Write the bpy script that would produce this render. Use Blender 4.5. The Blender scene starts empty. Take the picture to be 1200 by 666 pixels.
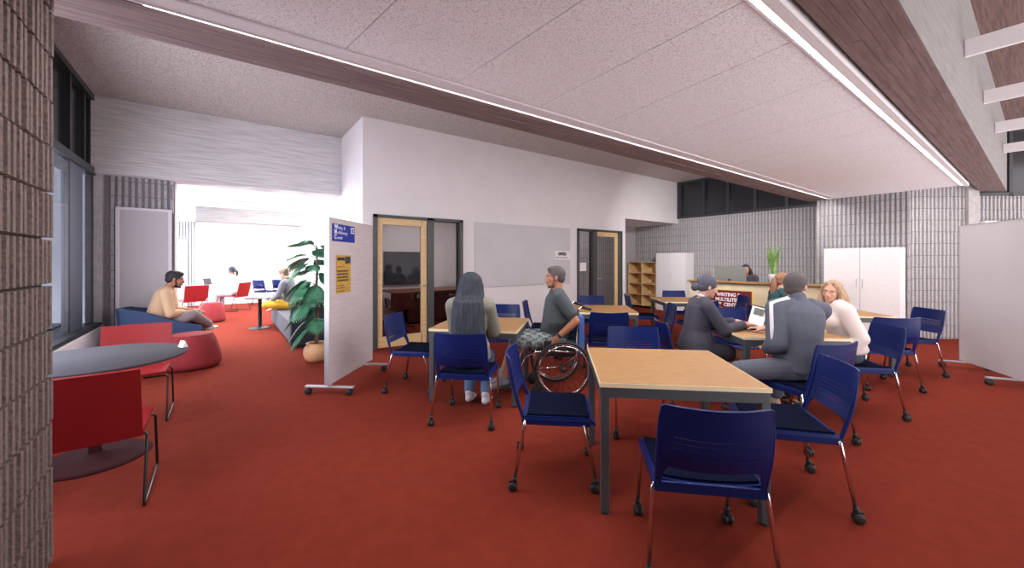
import bpy, math, random
from mathutils import Vector, Matrix, Euler
SC = bpy.context.scene
COL = SC.collection
PI = math.pi
V = Vector
random.seed(7)
# ---------------------------------------------------------------- plan coordinates
CAMZ = 1.45
AN = math.radians(36.3)
SA, CA = math.sin(AN), math.cos(AN)
def W(r, f, z=0.0):          # plan point: r metres to the right of, f metres ahead of the photographer's standing point
    return V((SA*f + CA*r, CA*f - SA*r, z))
def HD(deg):                 # heading measured in the same plan frame (0 = right, 90 = ahead) -> rotation of an object that faces +Y
    return math.radians(deg) - AN - PI/2
# ---------------------------------------------------------------- materials
MATS = {}
def mat(name, col, rough=0.6, metal=0.0, var=0.0, scale=30.0, bump=0.0, stretch=None, col2=None, emit=0.0, spec=None, alpha=None, detail=4, ramp=(0.35,0.65), coat=0.0, bscale=None):
    m = bpy.data.materials.new(name); m.use_nodes = True
    nt = m.node_tree; b = nt.nodes['Principled BSDF']
    b.inputs['Base Color'].default_value = (*col, 1)
    b.inputs['Roughness'].default_value = rough
    b.inputs['Metallic'].default_value = metal
    if spec is not None: b.inputs['Specular IOR Level'].default_value = spec
    if coat: b.inputs['Coat Weight'].default_value = coat
    if emit:
        b.inputs['Emission Color'].default_value = (*col, 1); b.inputs['Emission Strength'].default_value = emit
    tc = nt.nodes.new('ShaderNodeTexCoord'); mp = nt.nodes.new('ShaderNodeMapping')
    nt.links.new(tc.outputs['Object'], mp.inputs['Vector'])
    if stretch: mp.inputs['Scale'].default_value = stretch
    nz = nt.nodes.new('ShaderNodeTexNoise'); nz.inputs['Scale'].default_value = scale; nz.inputs['Detail'].default_value = detail
    nt.links.new(mp.outputs['Vector'], nz.inputs['Vector'])
    if col2 is None:
        k = max(var, 0.02); col2 = tuple(min(1, c*(1-k)) for c in col); c1 = tuple(min(1, c*(1+k)) for c in col)
    else: c1 = col
    rp = nt.nodes.new('ShaderNodeValToRGB')
    rp.color_ramp.elements[0].position = ramp[0]; rp.color_ramp.elements[1].position = ramp[1]
    rp.color_ramp.elements[0].color = (*col2, 1); rp.color_ramp.elements[1].color = (*c1, 1)
    nt.links.new(nz.outputs['Fac'], rp.inputs['Fac'])
    nt.links.new(rp.outputs['Color'], b.inputs['Base Color'])
    if bump:
        bp = nt.nodes.new('ShaderNodeBump'); bp.inputs['Strength'].default_value = bump; bp.inputs['Distance'].default_value = 0.01
        src = nz
        if bscale:
            src = nt.nodes.new('ShaderNodeTexNoise'); src.inputs['Scale'].default_value = bscale; nt.links.new(mp.outputs['Vector'], src.inputs['Vector'])
        nt.links.new(src.outputs['Fac'], bp.inputs['Height']); nt.links.new(bp.outputs['Normal'], b.inputs['Normal'])
    MATS[name] = m
    return m
def srgb(r, g, b):
    f = lambda c: (c/255/12.92) if c/255 <= 0.04045 else ((c/255+0.055)/1.055)**2.4
    return (f(r), f(g), f(b))
def glassmat(name, tint=(0.9,0.95,1), a=0.12, rough=0.02):
    m = bpy.data.materials.new(name); m.use_nodes = True; nt = m.node_tree
    for n in list(nt.nodes): nt.nodes.remove(n)
    o = nt.nodes.new('ShaderNodeOutputMaterial'); mx = nt.nodes.new('ShaderNodeMixShader')
    t = nt.nodes.new('ShaderNodeBsdfTransparent'); g = nt.nodes.new('ShaderNodeBsdfGlossy'); fr = nt.nodes.new('ShaderNodeFresnel')
    nt.nodes.remove(fr); lw = nt.nodes.new('ShaderNodeLayerWeight'); lw.inputs['Blend'].default_value = 0.5
    pw = nt.nodes.new('ShaderNodeMath'); pw.operation = 'POWER'; pw.inputs[1].default_value = 4.0; nt.links.new(lw.outputs['Facing'], pw.inputs[0])
    fr = nt.nodes.new('ShaderNodeMath'); fr.operation = 'MULTIPLY_ADD'; fr.inputs[1].default_value = 0.5; fr.inputs[2].default_value = a*0.4; nt.links.new(pw.outputs[0], fr.inputs[0])
    t.inputs['Color'].default_value = (*tint, 1); g.inputs['Roughness'].default_value = rough
    nt.links.new(fr.outputs[0], mx.inputs['Fac'])
    nt.links.new(t.outputs[0], mx.inputs[1]); nt.links.new(g.outputs[0], mx.inputs[2]); nt.links.new(mx.outputs[0], o.inputs['Surface'])
    return m
M_carpet = mat('carpet', srgb(176,68,52), 0.95, var=0.1, scale=1.2, col2=srgb(150,52,40), spec=0.1, bump=0.0)
M_carpet2 = None
def carpet():
    m = mat('carpet_red', (0.235,0.0350,0.0205), 0.97, spec=0.06, scale=260, col2=(0.155,0.0235,0.0135), bump=0.5, detail=3, ramp=(0.3,0.7))
    nt = m.node_tree; b = nt.nodes['Principled BSDF']
    rp = [n for n in nt.nodes if n.type == 'VALTORGB'][0]
    n2 = nt.nodes.new('ShaderNodeTexNoise'); n2.inputs['Scale'].default_value = 9; n2.inputs['Detail'].default_value = 6
    tc = [n for n in nt.nodes if n.type == 'TEX_COORD'][0]; nt.links.new(tc.outputs['Object'], n2.inputs['Vector'])
    r2 = nt.nodes.new('ShaderNodeValToRGB'); r2.color_ramp.elements[0].color = (0.9,0.9,0.9,1); r2.color_ramp.elements[1].color = (1.06,1.06,1.06,1)
    r2.color_ramp.elements[0].position = 0.3; r2.color_ramp.elements[1].position = 0.7
    nt.links.new(n2.outputs['Fac'], r2.inputs['Fac'])
    mm = nt.nodes.new('ShaderNodeMix'); mm.data_type = 'RGBA'; mm.blend_type = 'MULTIPLY'; mm.inputs[0].default_value = 1
    nt.links.new(rp.outputs['Color'], mm.inputs[6]); nt.links.new(r2.outputs['Color'], mm.inputs[7]); nt.links.new(mm.outputs[2], b.inputs['Base Color'])
    return m
M_carpet = carpet()
M_white = mat('white_paint', (0.80,0.77,0.785), 0.7, var=0.02, scale=3)
M_popcorn = mat('popcorn_ceiling', (0.58,0.53,0.50), 0.95, scale=75, col2=(0.32,0.285,0.265), bump=0.8, detail=6, ramp=(0.35,0.58))
M_tile = mat('acoustic_tile', (0.92,0.91,0.94), 0.95, scale=95, col2=(0.60,0.585,0.60), bump=0.6, detail=6, ramp=(0.32,0.50))
M_tilew = mat('acoustic_tile_pale', (0.85,0.83,0.82), 0.95, var=0.03, scale=80)
M_conc_h = mat('board_concrete', (0.72,0.70,0.71), 0.85, scale=9, col2=(0.49,0.475,0.485), stretch=(0.25,0.25,8), bump=0.35, detail=9, ramp=(0.30,0.62))
M_conc_r = mat('board_concrete_beam', (0.27,0.255,0.25), 0.85, scale=7, col2=(0.17,0.16,0.16), stretch=(0.35,0.35,8), bump=0.35, detail=8, ramp=(0.3,0.7))
M_under = mat('beam_board_form_bounce', (0.23,0.155,0.148), 0.8, scale=6, col2=(0.135,0.088,0.085), stretch=(0.5,8,1), bump=0.3, detail=8, ramp=(0.3,0.7))  # board-form streaks, with the red floor bounce put into the colour
M_plank = mat('dark_wood_ceiling', (0.17,0.10,0.085), 0.7, scale=6, col2=(0.09,0.05,0.045), stretch=(0.4,9,1), bump=0.2, detail=6)
M_block = mat('split_face_block', (0.52,0.50,0.51), 0.92, scale=45, col2=(0.35,0.335,0.345), bump=0.7, detail=6, ramp=(0.3,0.7))
M_blockd = mat('split_face_block_shaded', (0.21,0.16,0.15), 0.95, scale=60, col2=(0.11,0.082,0.078), bump=0.8, detail=6, ramp=(0.3,0.7))  # same block as the far walls, shade put into the colour
M_mortar = mat('mortar_grey', (0.26,0.255,0.275), 0.95, var=0.1, scale=40)
M_mortard = mat('mortar_shaded', (0.05,0.038,0.036), 0.95, var=0.1, scale=40)  # pillar joints, darkened along with the shaded block
M_plainc = mat('smooth_concrete', (0.42,0.40,0.395), 0.85, var=0.1, scale=12, bump=0.1)
M_frame = mat('dark_bronze_frame', (0.035,0.038,0.042), 0.4, 0.3)
M_doorfr = mat('grey_door_frame', (0.060,0.064,0.066), 0.5, 0.1)
M_spandrel = mat('spandrel_glass', (0.02,0.022,0.026), 0.15)
M_glass = glassmat('window_glass', (0.50,0.535,0.575))
M_glassb = glassmat('window_glass_tinted', (0.40,0.43,0.48), 0.06)
M_glassd = glassmat('door_glass', (0.66,0.65,0.67), 0.03)
M_maple = mat('maple_wood', srgb(226,194,144), 0.45, scale=5, col2=srgb(212,178,126), stretch=(1,1,12), detail=6)
M_maple_h = mat('maple_laminate', srgb(168,127,78), 0.5, scale=5, col2=srgb(152,111,66), stretch=(2,16,1), detail=6, spec=0.4)
M_edge = mat('pale_edge_band', srgb(240,222,184), 0.45, var=0.02)
M_gsteel = mat('grey_powder_steel', (0.075,0.085,0.095), 0.45, 0.2)
M_blue = mat('blue_plastic', (0.005,0.015,0.108), 0.36, var=0.04, scale=300, spec=0.25)
M_navy = mat('navy_seat_fabric', (0.004,0.006,0.022), 0.95, var=0.2, scale=400, bump=0.1, spec=0.05)
M_chrome = mat('chrome', (0.75,0.75,0.77), 0.18, 1.0)
M_black = mat('black_plastic', (0.018,0.018,0.02), 0.5)
M_blackm = mat('black_metal', (0.02,0.018,0.018), 0.35, 0.4)
M_red = mat('red_plastic', (0.25,0.008,0.010), 0.42, var=0.05, scale=200)
M_redf = mat('red_felt', (0.26,0.022,0.026), 0.9, var=0.12, scale=180, bump=0.3)
M_tgrey = mat('slate_laminate', (0.075,0.075,0.09), 0.8, var=0.05, scale=60, spec=0.12)
M_base = mat('maroon_base', (0.045,0.013,0.015), 0.8, spec=0.1)
M_fin = mat('white_baffle', (0.75,0.72,0.74), 0.6)
M_cab = mat('white_laminate', (0.84,0.82,0.835), 0.5)
M_board = mat('pinboard_fabric', (0.68,0.61,0.63), 0.85, scale=5, col2=(0.60,0.53,0.55), stretch=(0.5,0.5,14), detail=8, bump=0.1)
M_wboard = mat('whiteboard_grey', (0.62,0.595,0.63), 0.5, scale=2.5, col2=(0.59,0.565,0.60), detail=5)
M_alu = mat('brushed_aluminium', (0.55,0.56,0.60), 0.35, 0.6)
M_pin = mat('grey_pin_panel', (0.56,0.525,0.55), 0.8, var=0.02, scale=40)
M_text = mat('white_lettering', (0.85,0.85,0.88), 0.6)
M_sblue = mat('sign_blue', (0.012,0.035,0.36), 0.5)
M_gold = mat('poster_gold', (0.62,0.37,0.07), 0.55, var=0.12, scale=30)
M_dk = mat('dark_print', (0.03,0.03,0.04), 0.6)
M_maroon = mat('banner_maroon', (0.17,0.008,0.010), 0.5)
M_lime = mat('lime_print', (0.62,0.80,0.05), 0.6)
M_yel = mat('yellow_print', (0.85,0.62,0.05), 0.6)
M_light = mat('strip_diffuser', (1.0,0.97,0.95), 0.5, emit=9.0)
# ---------------------------------------------------------------- mesh builder
class MB:
    def __init__(s): s.v = []; s.f = []; s.m = []; s.sm = []
    def add(s, vs, fs, m=0, sm=False, M=None):
        o = len(s.v)
        s.v += [tuple(M @ V(p)) if M else tuple(p) for p in vs]
        for f in fs: s.f.append([o+i for i in f]); s.m.append(m); s.sm.append(sm)
        return s
    def box(s, x0, x1, y0, y1, z0, z1, m=0, M=None):
        vs = [(x0,y0,z0),(x1,y0,z0),(x1,y1,z0),(x0,y1,z0),(x0,y0,z1),(x1,y0,z1),(x1,y1,z1),(x0,y1,z1)]
        return s.add(vs, [(0,3,2,1),(4,5,6,7),(0,1,5,4),(1,2,6,5),(2,3,7,6),(3,0,4,7)], m, False, M)
    def tube(s, pts, r, n=10, m=0, caps=True, flat=None):
        pts = [V(p) for p in pts]; rs = r if isinstance(r, (list, tuple)) else [r]*len(pts)
        vs = []; fs = []; prev = None
        for i, p in enumerate(pts):
            if i == 0: t = pts[1]-p
            elif i == len(pts)-1: t = p-pts[i-1]
            else: t = (pts[i+1]-p).normalized()+(p-pts[i-1]).normalized()
            t.normalize()
            if prev is None:
                a = V((0,0,1)) if abs(t.z) < 0.9 else V((1,0,0))
                u = t.cross(a).normalized()
            else:
                u = (prev - t*prev.dot(t)).normalized()
            prev = u; w = t.cross(u)
            for k in range(n):
                an = 2*PI*k/n
                vs.append(p + (u*math.cos(an)+w*math.sin(an))*rs[i])
        for i in range(len(pts)-1):
            for k in range(n):
                a = i*n+k; b = i*n+(k+1)%n
                fs.append((a, a+n, b+n, b))
        if caps:
            fs.append(tuple(range(n))); fs.append(tuple(reversed(range((len(pts)-1)*n, len(pts)*n))))
        return s.add(vs, fs, m, True)
    def lathe(s, prof, n=32, c=(0,0,0), m=0, M=None):
        vs = []; fs = []; k = len(prof)
        for i in range(n):
            a = 2*PI*i/n
            for (r, z) in prof: vs.append((c[0]+r*math.cos(a), c[1]+r*math.sin(a), c[2]+z))
        for i in range(n):
            j = (i+1) % n
            for q in range(k-1): fs.append((i*k+q, j*k+q, j*k+q+1, i*k+q+1))
        return s.add(vs, fs, m, True, M)
    def prism(s, poly, z0, z1, m=0, M=None):
        n = len(poly)
        vs = [(x,y,z0) for x,y in poly]+[(x,y,z1) for x,y in poly]
        fs = [tuple(reversed(range(n))), tuple(range(n, 2*n))]+[(i,(i+1)%n,(i+1)%n+n,i+n) for i in range(n)]
        return s.add(vs, fs, m, False, M)
    def ell(s, c, r, n=20, k=12, m=0, R=None):
        vs = []; fs = []; c = V(c)
        for i in range(1, k):
            th = PI*i/k
            for j in range(n):
                ph = 2*PI*j/n
                p = V((r[0]*math.sin(th)*math.cos(ph), r[1]*math.sin(th)*math.sin(ph), r[2]*math.cos(th)))
                vs.append(c + (R @ p if R else p))
        top = len(vs); vs.append(c + (R @ V((0,0,r[2])) if R else V((0,0,r[2])))); bot = len(vs); vs.append(c - (R @ V((0,0,r[2])) if R else V((0,0,r[2]))))
        for i in range(k-2):
            for j in range(n):
                a = i*n+j; b = i*n+(j+1)%n; fs.append((a, a+n, b+n, b))
        for j in range(n):
            fs.append((top, j, (j+1)%n)); o = (k-2)*n; fs.append((bot, o+(j+1)%n, o+j))
        return s.add(vs, fs, m, True)
    def cap(s, p0, p1, r0, r1, n=14, m=0):       # tapered capsule, closed
        p0 = V(p0); p1 = V(p1); d = p1-p0; L = d.length
        if L < 1e-5: return s.ell(p0, (r0,)*3, n, 10, m)
        t = d/L; a = V((0,0,1)) if abs(t.z) < 0.9 else V((1,0,0)); u = t.cross(a).normalized(); w = t.cross(u)
        rings = []; K = 4
        for i in range(1, K+1): th = PI/2*i/K; rings.append((p0 - t*r0*math.cos(th), r0*math.sin(th)))
        for i in range(0, K): th = PI/2*i/K; rings.append((p1 + t*r1*math.sin(th), r1*math.cos(th)))
        vs = []; fs = []
        for c, r in rings:
            for k in range(n): an = 2*PI*k/n; vs.append(c+(u*math.cos(an)+w*math.sin(an))*r)
        for i in range(len(rings)-1):
            for k in range(n):
                q = i*n+k; b = i*n+(k+1)%n; fs.append((q, b, b+n, q+n))
        i0 = len(vs); vs.append(p0-t*r0); i1 = len(vs); vs.append(p1+t*r1); o = (len(rings)-1)*n
        for k in range(n):
            fs.append((i0, (k+1)%n, k)); fs.append((i1, o+k, o+(k+1)%n))
        return s.add(vs, fs, m, True)
    def build(s, name, mats, parent=None, smooth=None, bevel=0.0, seg=2, loc=None, rot=None):
        me = bpy.data.meshes.new(name); me.from_pydata(s.v, [], s.f)
        if not isinstance(mats, (list, tuple)): mats = [mats]
        for mm in mats: me.materials.append(mm)
        me.polygons.foreach_set('material_index', s.m)
        me.polygons.foreach_set('use_smooth', s.sm if smooth is None else [smooth]*len(s.f))
        me.update()
        o = bpy.data.objects.new(name, me); COL.objects.link(o)
        if parent: o.parent = parent
        if loc is not None: o.location = loc
        if rot is not None: o.rotation_euler = rot
        if bevel:
            b = o.modifiers.new('bevel', 'BEVEL'); b.width = bevel; b.segments = seg; b.limit_method = 'ANGLE'; b.angle_limit = math.radians(40)
            b.harden_normals = False
        return o
def tag(o, label=None, cat=None, group=None, kind=None):
    if label: o['label'] = label
    if cat: o['category'] = cat
    if group: o['group'] = group
    if kind: o['kind'] = kind
    return o
def empty(name, loc=(0,0,0), rz=0.0):
    o = bpy.data.objects.new(name, None); COL.objects.link(o); o.location = loc; o.rotation_euler = (0,0,rz); o.empty_display_size = 0.1
    return o
def struct(name, mb, mats, **k):
    o = mb.build(name, mats, **k); o['kind'] = 'structure'; return o
def bake(o):                         # apply modifiers
    dg = bpy.context.evaluated_depsgraph_get(); dg.update()
    me = bpy.data.meshes.new_from_object(o.evaluated_get(dg)); o.modifiers.clear(); o.data = me
    return o
def copy_tree(o, parent=None):
    c = o.copy(); COL.objects.link(c)
    if parent: c.parent = parent
    for ch in list(o.children): copy_tree(ch, c)
    return c
def text(s, size, material, parent, name, loc, rot, align='LEFT', sx=1.0, depth=0.001, bold=0.0):
    cu = bpy.data.curves.new('t', 'FONT'); cu.body = s; cu.size = size; cu.align_x = align; cu.extrude = depth; cu.offset = bold
    o = bpy.data.objects.new('t', cu); COL.objects.link(o)
    dg = bpy.context.evaluated_depsgraph_get(); dg.update()
    me = bpy.data.meshes.new_from_object(o.evaluated_get(dg)); bpy.data.objects.remove(o)
    me.materials.clear(); me.materials.append(material)
    t = bpy.data.objects.new(name, me); COL.objects.link(t); t.parent = parent; t.location = loc; t.rotation_euler = rot; t.scale = (sx,1,1)
    return t
# ================================================================ SETTING
TILEZ = 2.75; HI = 3.78; CRS = 0.2188; RIB = 0.0729
b = MB(); b.box(-1.8, 14.5, -1.6, 16.6, -0.1, 0.0)
struct('floor', b, M_carpet)
def ribwall(name, p0, p1, z0, z1, mats, thick=0.25, rib=0.045, dep=0.028, holes=(), side=1, off=0.0, zoff=0.0, pitch=RIB):
    # ribbed block wall between plan points p0,p1; ribs on the left-hand side of p0->p1 (side=1) or right
    p0 = V((p0[0],p0[1],0)); p1 = V((p1[0],p1[1],0)); d = p1-p0; L = d.length; t = d/L; nrm = V((-t.y,t.x,0))*side
    mb = MB(); M = Matrix(((t.x,nrm.x,0,p0.x),(t.y,nrm.y,0,p0.y),(0,0,1,0),(0,0,0,1)))
    hs = list(holes)
    def segs(a, b2, zc):
        out = [(a, b2)]
        for (h0,h1,q0,q1) in hs:
            if q0 <= zc <= q1:
                nn = []
                for (s0,s1) in out:
                    if h1 <= s0 or h0 >= s1: nn.append((s0,s1)); continue
                    if h0 > s0: nn.append((s0,h0))
                    if h1 < s1: nn.append((h1,s1))
                out = nn
        return out
    zs = sorted({z0, z1, *[q for h in hs for q in h[2:] if z0 < q < z1]})
    for a, c in zip(zs[:-1], zs[1:]):
        for (s0,s1) in segs(0, L, (a+c)/2): mb.box(s0, s1, -thick, -dep, a, c, 1, M)
    zz = z0 + zoff - (CRS if zoff else 0)
    while zz < z1-0.01:
        a = max(z0, zz+0.007); c = min(z1, zz+CRS-0.007)
        if c-a > 0.01:
            x = off
            while x+rib <= L+0.001:
                j = random.uniform(-0.004, 0.003)
                zc = (a+c)/2
                ok = all(not (q0 <= zc <= q1 and x+rib > h0 and x < h1) for (h0,h1,q0,q1) in hs)
                if ok:
                    e = 0.006
                    vs = [(x,-dep,a),(x+e,j,a),(x+rib-e,j,a),(x+rib,-dep,a),(x,-dep,c),(x+e,j,c),(x+rib-e,j,c),(x+rib,-dep,c)]
                    mb.add(vs, [(0,1,5,4),(1,2,6,5),(2,3,7,6),(0,3,2,1),(4,5,6,7)], 0, False, M)
                x += pitch
        zz += CRS
    return struct(name, mb, mats)
# foreground pillar: ribbed face to +X, ends at Y=2.857
ribwall('wall_pillar', (-0.665,2.857), (-0.665,-1.5), 0, HI, [M_blockd, M_mortard], thick=0.6, side=1, rib=0.039, dep=0.040, pitch=0.0600, off=0.005, zoff=0.024)
# white meeting-room box (X 1.8..8.44 lower, soffit on to 10.9)
b = MB()
D1a, D1b, D2a, D2b, DZ = 1.961, 3.62, 6.656, 8.295, 2.216
b.box(1.8, D1a, 6.5, 6.62, 0, HI); b.box(D1a, D1b, 6.5, 6.62, DZ, HI); b.box(D1b, D2a, 6.5, 6.62, 0, HI)
b.box(D2a, D2b, 6.5, 6.62, DZ, HI); b.box(D2b, 8.44, 6.5, 6.62, 0, HI); b.box(8.44, 10.93, 6.5, 6.62, 2.56, HI)
b.box(1.8, 1.92, 6.62, 12.7, 0, HI)
b.box(8.32, 8.44, 6.62, 8.02, 0, HI)
b.box(8.44, 10.95, 6.62, 8.0, 2.56, 2.66)
struct('wall_meeting_room', b, M_white)
b = MB(); b.box(1.92, 8.32, 9.6, 9.7, 0, 2.7); b.box(5.55, 5.65, 6.62, 9.6, 0, 2.7); struct('wall_meeting_back', b, M_white)
b = MB(); b.box(1.92, 8.32, 6.62, 9.7, 2.7, 2.76); struct('ceiling_meeting', b, M_tilew)
b = MB(); b.box(-1.9, 1.6, -1.65, -1.5, 0, 3.97); struct('wall_back_blocker', b, M_plainc)  # unseen, added to block light from behind and darken the pillar side
b = MB(); b.box(8.44, 10.95, 8.0, 8.1, 0, 2.66); struct('wall_alcove', b, M_block)
b = MB(); b.box(1.92, 8.32, 12.6, 12.7, 0, HI); struct('wall_rear_side', b, M_white)
# far ribbed wall (recessed part), X=10.9
ribwall('wall_far', (10.9,2.93), (10.9,8.05), 0, 2.70, [M_block, M_mortar], side=1, off=0.01)
b = MB(); b.box(10.3, 11.2, 2.88, 2.93, 0, 2.70); struct('wall_far_return', b, M_plainc)
ribwall('wall_far_near', (10.3,1.5), (10.3,2.93), 0, 3.9, [M_block, M_mortar], side=1, off=0.0)
P0 = V((10.3,1.5)); R2 = V((CA,-SA))
P1 = P0 + R2*1.03
ribwall('wall_far_angled', tuple(P1), tuple(P0), 0, 3.9, [M_block, M_mortar], side=1, off=0.005, zoff=0.024)
PCa = P1; PCb = P1 + R2*0.2
def obox(mb, a, c, n0, n1, z0, z1, m=0):     # box along plan segment a->c, offset n0..n1 to its left
    a = V((a[0],a[1])); c = V((c[0],c[1])); t = (c-a).normalized(); n = V((-t.y,t.x)); L = (c-a).length
    Mx = Matrix(((t.x,n.x,0,a.x),(t.y,n.y,0,a.y),(0,0,1,0),(0,0,0,1)))
    return mb.box(0, L, n0, n1, z0, z1, m, Mx)
b = MB(); obox(b, PCb, PCa, 0-0.2, 0.05, 0, 4.0); struct('wall_far_column', b, M_plainc)
P2 = PCb + R2*2.6
ribwall('wall_far_right', tuple(P2), tuple(PCb), 0, 2.66, [M_block, M_mortar], side=1, off=0.03)
# high window right of the column
w = MB()
def opane(mbs, a, c, z0, z1, n=3, fw=0.06, dep=0.12):
    fr, gl = mbs
    obox(fr, a, c, -dep, 0, z0, z0+fw); obox(fr, a, c, -dep, 0, z1-fw, z1)
    a = V((a[0],a[1])); c = V((c[0],c[1])); t = (c-a)
    for i in range(n+1):
        q = a + t*(i/n); h = t.normalized()*fw/2
        obox(fr, q-h, q+h, -dep, 0, z0, z1)
    obox(gl, a, c, -dep*0.6, -dep*0.6+0.01, z0+fw, z1-fw)
fr, gl = MB(), MB(); opane((fr,gl), P2, PCb, 2.66, 3.97, 4, 0.07)
o = struct('window_1', fr, M_frame); gl.build('glass', M_spandrel, o)
# clerestory above the recessed far wall
fr, gl = MB(), MB()
ys = [3.1, 3.55, 4.17, 4.85, 5.62, 6.38]
fr.box(10.88, 11.0, 2.9, 6.5, 2.70, 2.76); fr.box(10.88, 11.0, 2.9, 6.5, 3.70, 3.78); fr.box(10.86, 11.0, 6.38, 6.5, 2.7, 3.78)
def yx(px):
    u = (px-600)/460; return 10.9*(CA-SA*u)/(SA+CA*u)
for px in (825.5, 854, 886, 923):
    y = yx(px); fr.box(10.84, 11.0, y-0.035, y+0.035, 2.70, 3.78)
gl.box(10.95, 10.96, 2.9, 6.5, 2.70, 3.78)
o = struct('window_2', fr, M_frame); gl.build('glass', M_spandrel, o)
# left bay ceiling, beams, tile cloud, high bay
b = MB(); b.box(-2.0, 11.4, 2.9, 8.3, HI, HI+0.12); struct('ceiling_left', b, M_popcorn)
b = MB(); b.box(-2.0, 11.2, 2.713, 3.10, TILEZ, HI+0.1); struct('beam_left', b, M_under, bevel=0.01)
b = MB()
b.box(-2.0, 12.3, 0.436, 0.74, TILEZ, 3.97, 0)
for i in range(5): pass
# one board-formed concrete: lit tone on the sides, red bounce tone underneath
o = struct('beam_right', b, [M_under, M_conc_r])
for p in o.data.polygons:
    if abs(p.normal.y) > 0.9: p.material_index = 1
# thin form-board lips on the underside
b = MB()
rnd = random.Random(3)
for i in range(6):
    y = 0.44 + i*0.05; x = -2.0
    while x < 12:
        L = rnd.uniform(0.9, 2.2)
        b.box(x, min(x+L,12.3)-0.006, y+0.001, y+0.049, TILEZ-0.002-rnd.random()*0.0025, TILEZ+0.01); x += L
struct('trim_1', b, M_under)
b = MB()
rnd = random.Random(5)
for i in range(4):
    y = 2.72 + i*0.095; x = -2.0
    while x < 11:
        L = rnd.uniform(1.2, 2.8)
        b.box(x, min(x+L,11.2)-0.004, y+0.001, y+0.093, TILEZ-0.002-rnd.random()*0.004, TILEZ+0.01); x += L
struct('trim_2', b, M_under)
# acoustic tiles, each seam where it runs on the real panel
YL, YR = 2.544, 0.883
D = 1.3
def lx(a, ya, c, yc, y): return a + (c-a)*(y-ya)/(yc-ya)
seams = [(-1.6,2.54,-1.25,0.88), (-0.85,2.54,-0.5,0.88), (-0.15,2.54,0.2,0.88)]
seams += [(.464*D,1.96*D,.533*D,1.48*D), (1.056*D,1.954*D,1.108*D,1.07*D), (1.65*D,1.95*D,1.615*D,.685*D), (2.25*D,1.945*D,2.088*D,.687*D),
          (2.922*D,1.94*D,2.683*D,.685*D), (3.6*D,1.934*D,3.32*D,.698*D), (4.276*D,1.94*D,3.94*D,.70*D), (4.95*D,1.94*D,4.6*D,.70*D),
          (5.65*D,1.94*D,5.4*D,.70*D), (6.35*D,1.94*D,6.25*D,.70*D), (7.1*D,1.94*D,7.1*D,.70*D), (10.15,2.54,10.15,0.88)]
b = MB(); g = 0.004
for s0, s1 in zip(seams[:-1], seams[1:]):
    a0 = lx(s0[0],s0[1],s0[2],s0[3],YL)+g; a1 = lx(s0[0],s0[1],s0[2],s0[3],YR)+g
    c0 = lx(s1[0],s1[1],s1[2],s1[3],YL)-g; c1 = lx(s1[0],s1[1],s1[2],s1[3],YR)-g
    b.prism([(a1,YR),(c1,YR),(c0,YL),(a0,YL)], TILEZ, TILEZ+0.03)
struct('ceiling_tiles', b, M_tile)
b = MB(); b.box(-2.0, 10.15, YR, YL, TILEZ+0.03, TILEZ+0.2); struct('ceiling_backing', b, M_black)
b = MB(); b.box(-2, 10.17, YL+0.008, 2.664, TILEZ-0.012, TILEZ+0.2); b.box(-2, 10.17, 2.664, 2.668, TILEZ-0.02, TILEZ+0.2); b.box(-2,-0.33,2.668,2.713,TILEZ,TILEZ+0.1); struct('trim_3', b, M_fin)
b = MB(); b.box(-2, 10.17, 0.770, 0.826, TILEZ-0.03, TILEZ+0.2); b.box(-2, 10.17, 0.868, 0.883, TILEZ-0.012, TILEZ+0.2)
b.box(10.15, 10.17, 0.77, 2.66, TILEZ-0.012, TILEZ+0.2); struct('trim_4', b, M_fin)
b = MB(); b.box(-2, 12, 0.74, 0.77, TILEZ+0.1, TILEZ+0.3); struct('trim_5', b, M_black)
def strip(y0, y1, x0, x1, label):
    e = empty('linear_ceiling_light', ((x0+x1)/2, (y0+y1)/2, TILEZ))
    tag(e, label, 'ceiling light')
    L = (x1-x0)/2; h = (y1-y0)/2
    m = MB(); m.box(-L, L, -h, -h+0.003, -0.004, 0.05); m.box(-L, L, h-0.003, h, -0.004, 0.05); m.box(-L, L, -h, h, 0.05, 0.06); m.build('housing', M_alu, e)
    m = MB(); m.box(-L, L, -h+0.003, h-0.003, 0.0, 0.012); m.build('diffuser', M_light, e)
strip(2.668, 2.713, -0.33, 10.16, 'long white light strip beside the brown beam left of the acoustic tiles')
strip(0.828, 0.868, -1.8, 10.16, 'long white light strip along the right edge of the acoustic tiles')
b = MB(); b.box(-2.0, 14.4, -4.5, 0.74, 3.97, 4.1); struct('ceiling_right', b, M_plank)
b = MB(); b.box(12.3, 14.5, -4.5, -0.2, 0, 4.0); 
# baffles of the high bay
for k, x in enumerate((1.84, 3.59, 5.34, 7.10, 8.85, 10.60)):
    if k < 2: continue
    m = MB(); m.box(-0.02, 0.02, -3.2, 0.0, 0, 0.15)
    o = m.build('ceiling_baffle', M_fin, loc=(x, 0.432, 3.27), bevel=0.004)
    tag(o, ['', '', 'white ceiling baffle nearest the camera, highest in the picture', 'second white ceiling baffle from the camera on the concrete beam', 'third white ceiling baffle from the camera, second from the far wall', 'farthest white ceiling baffle, close to the high dark window'][k], 'baffle', 'white baffles fixed to the right-hand beam')
# concrete header over the opening to the rear lounge
b = MB(); b.box(-1.5, 1.8, 7.9, 8.3, 2.69, HI); struct('beam_header', b, M_conc_h, bevel=0.006)
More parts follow.
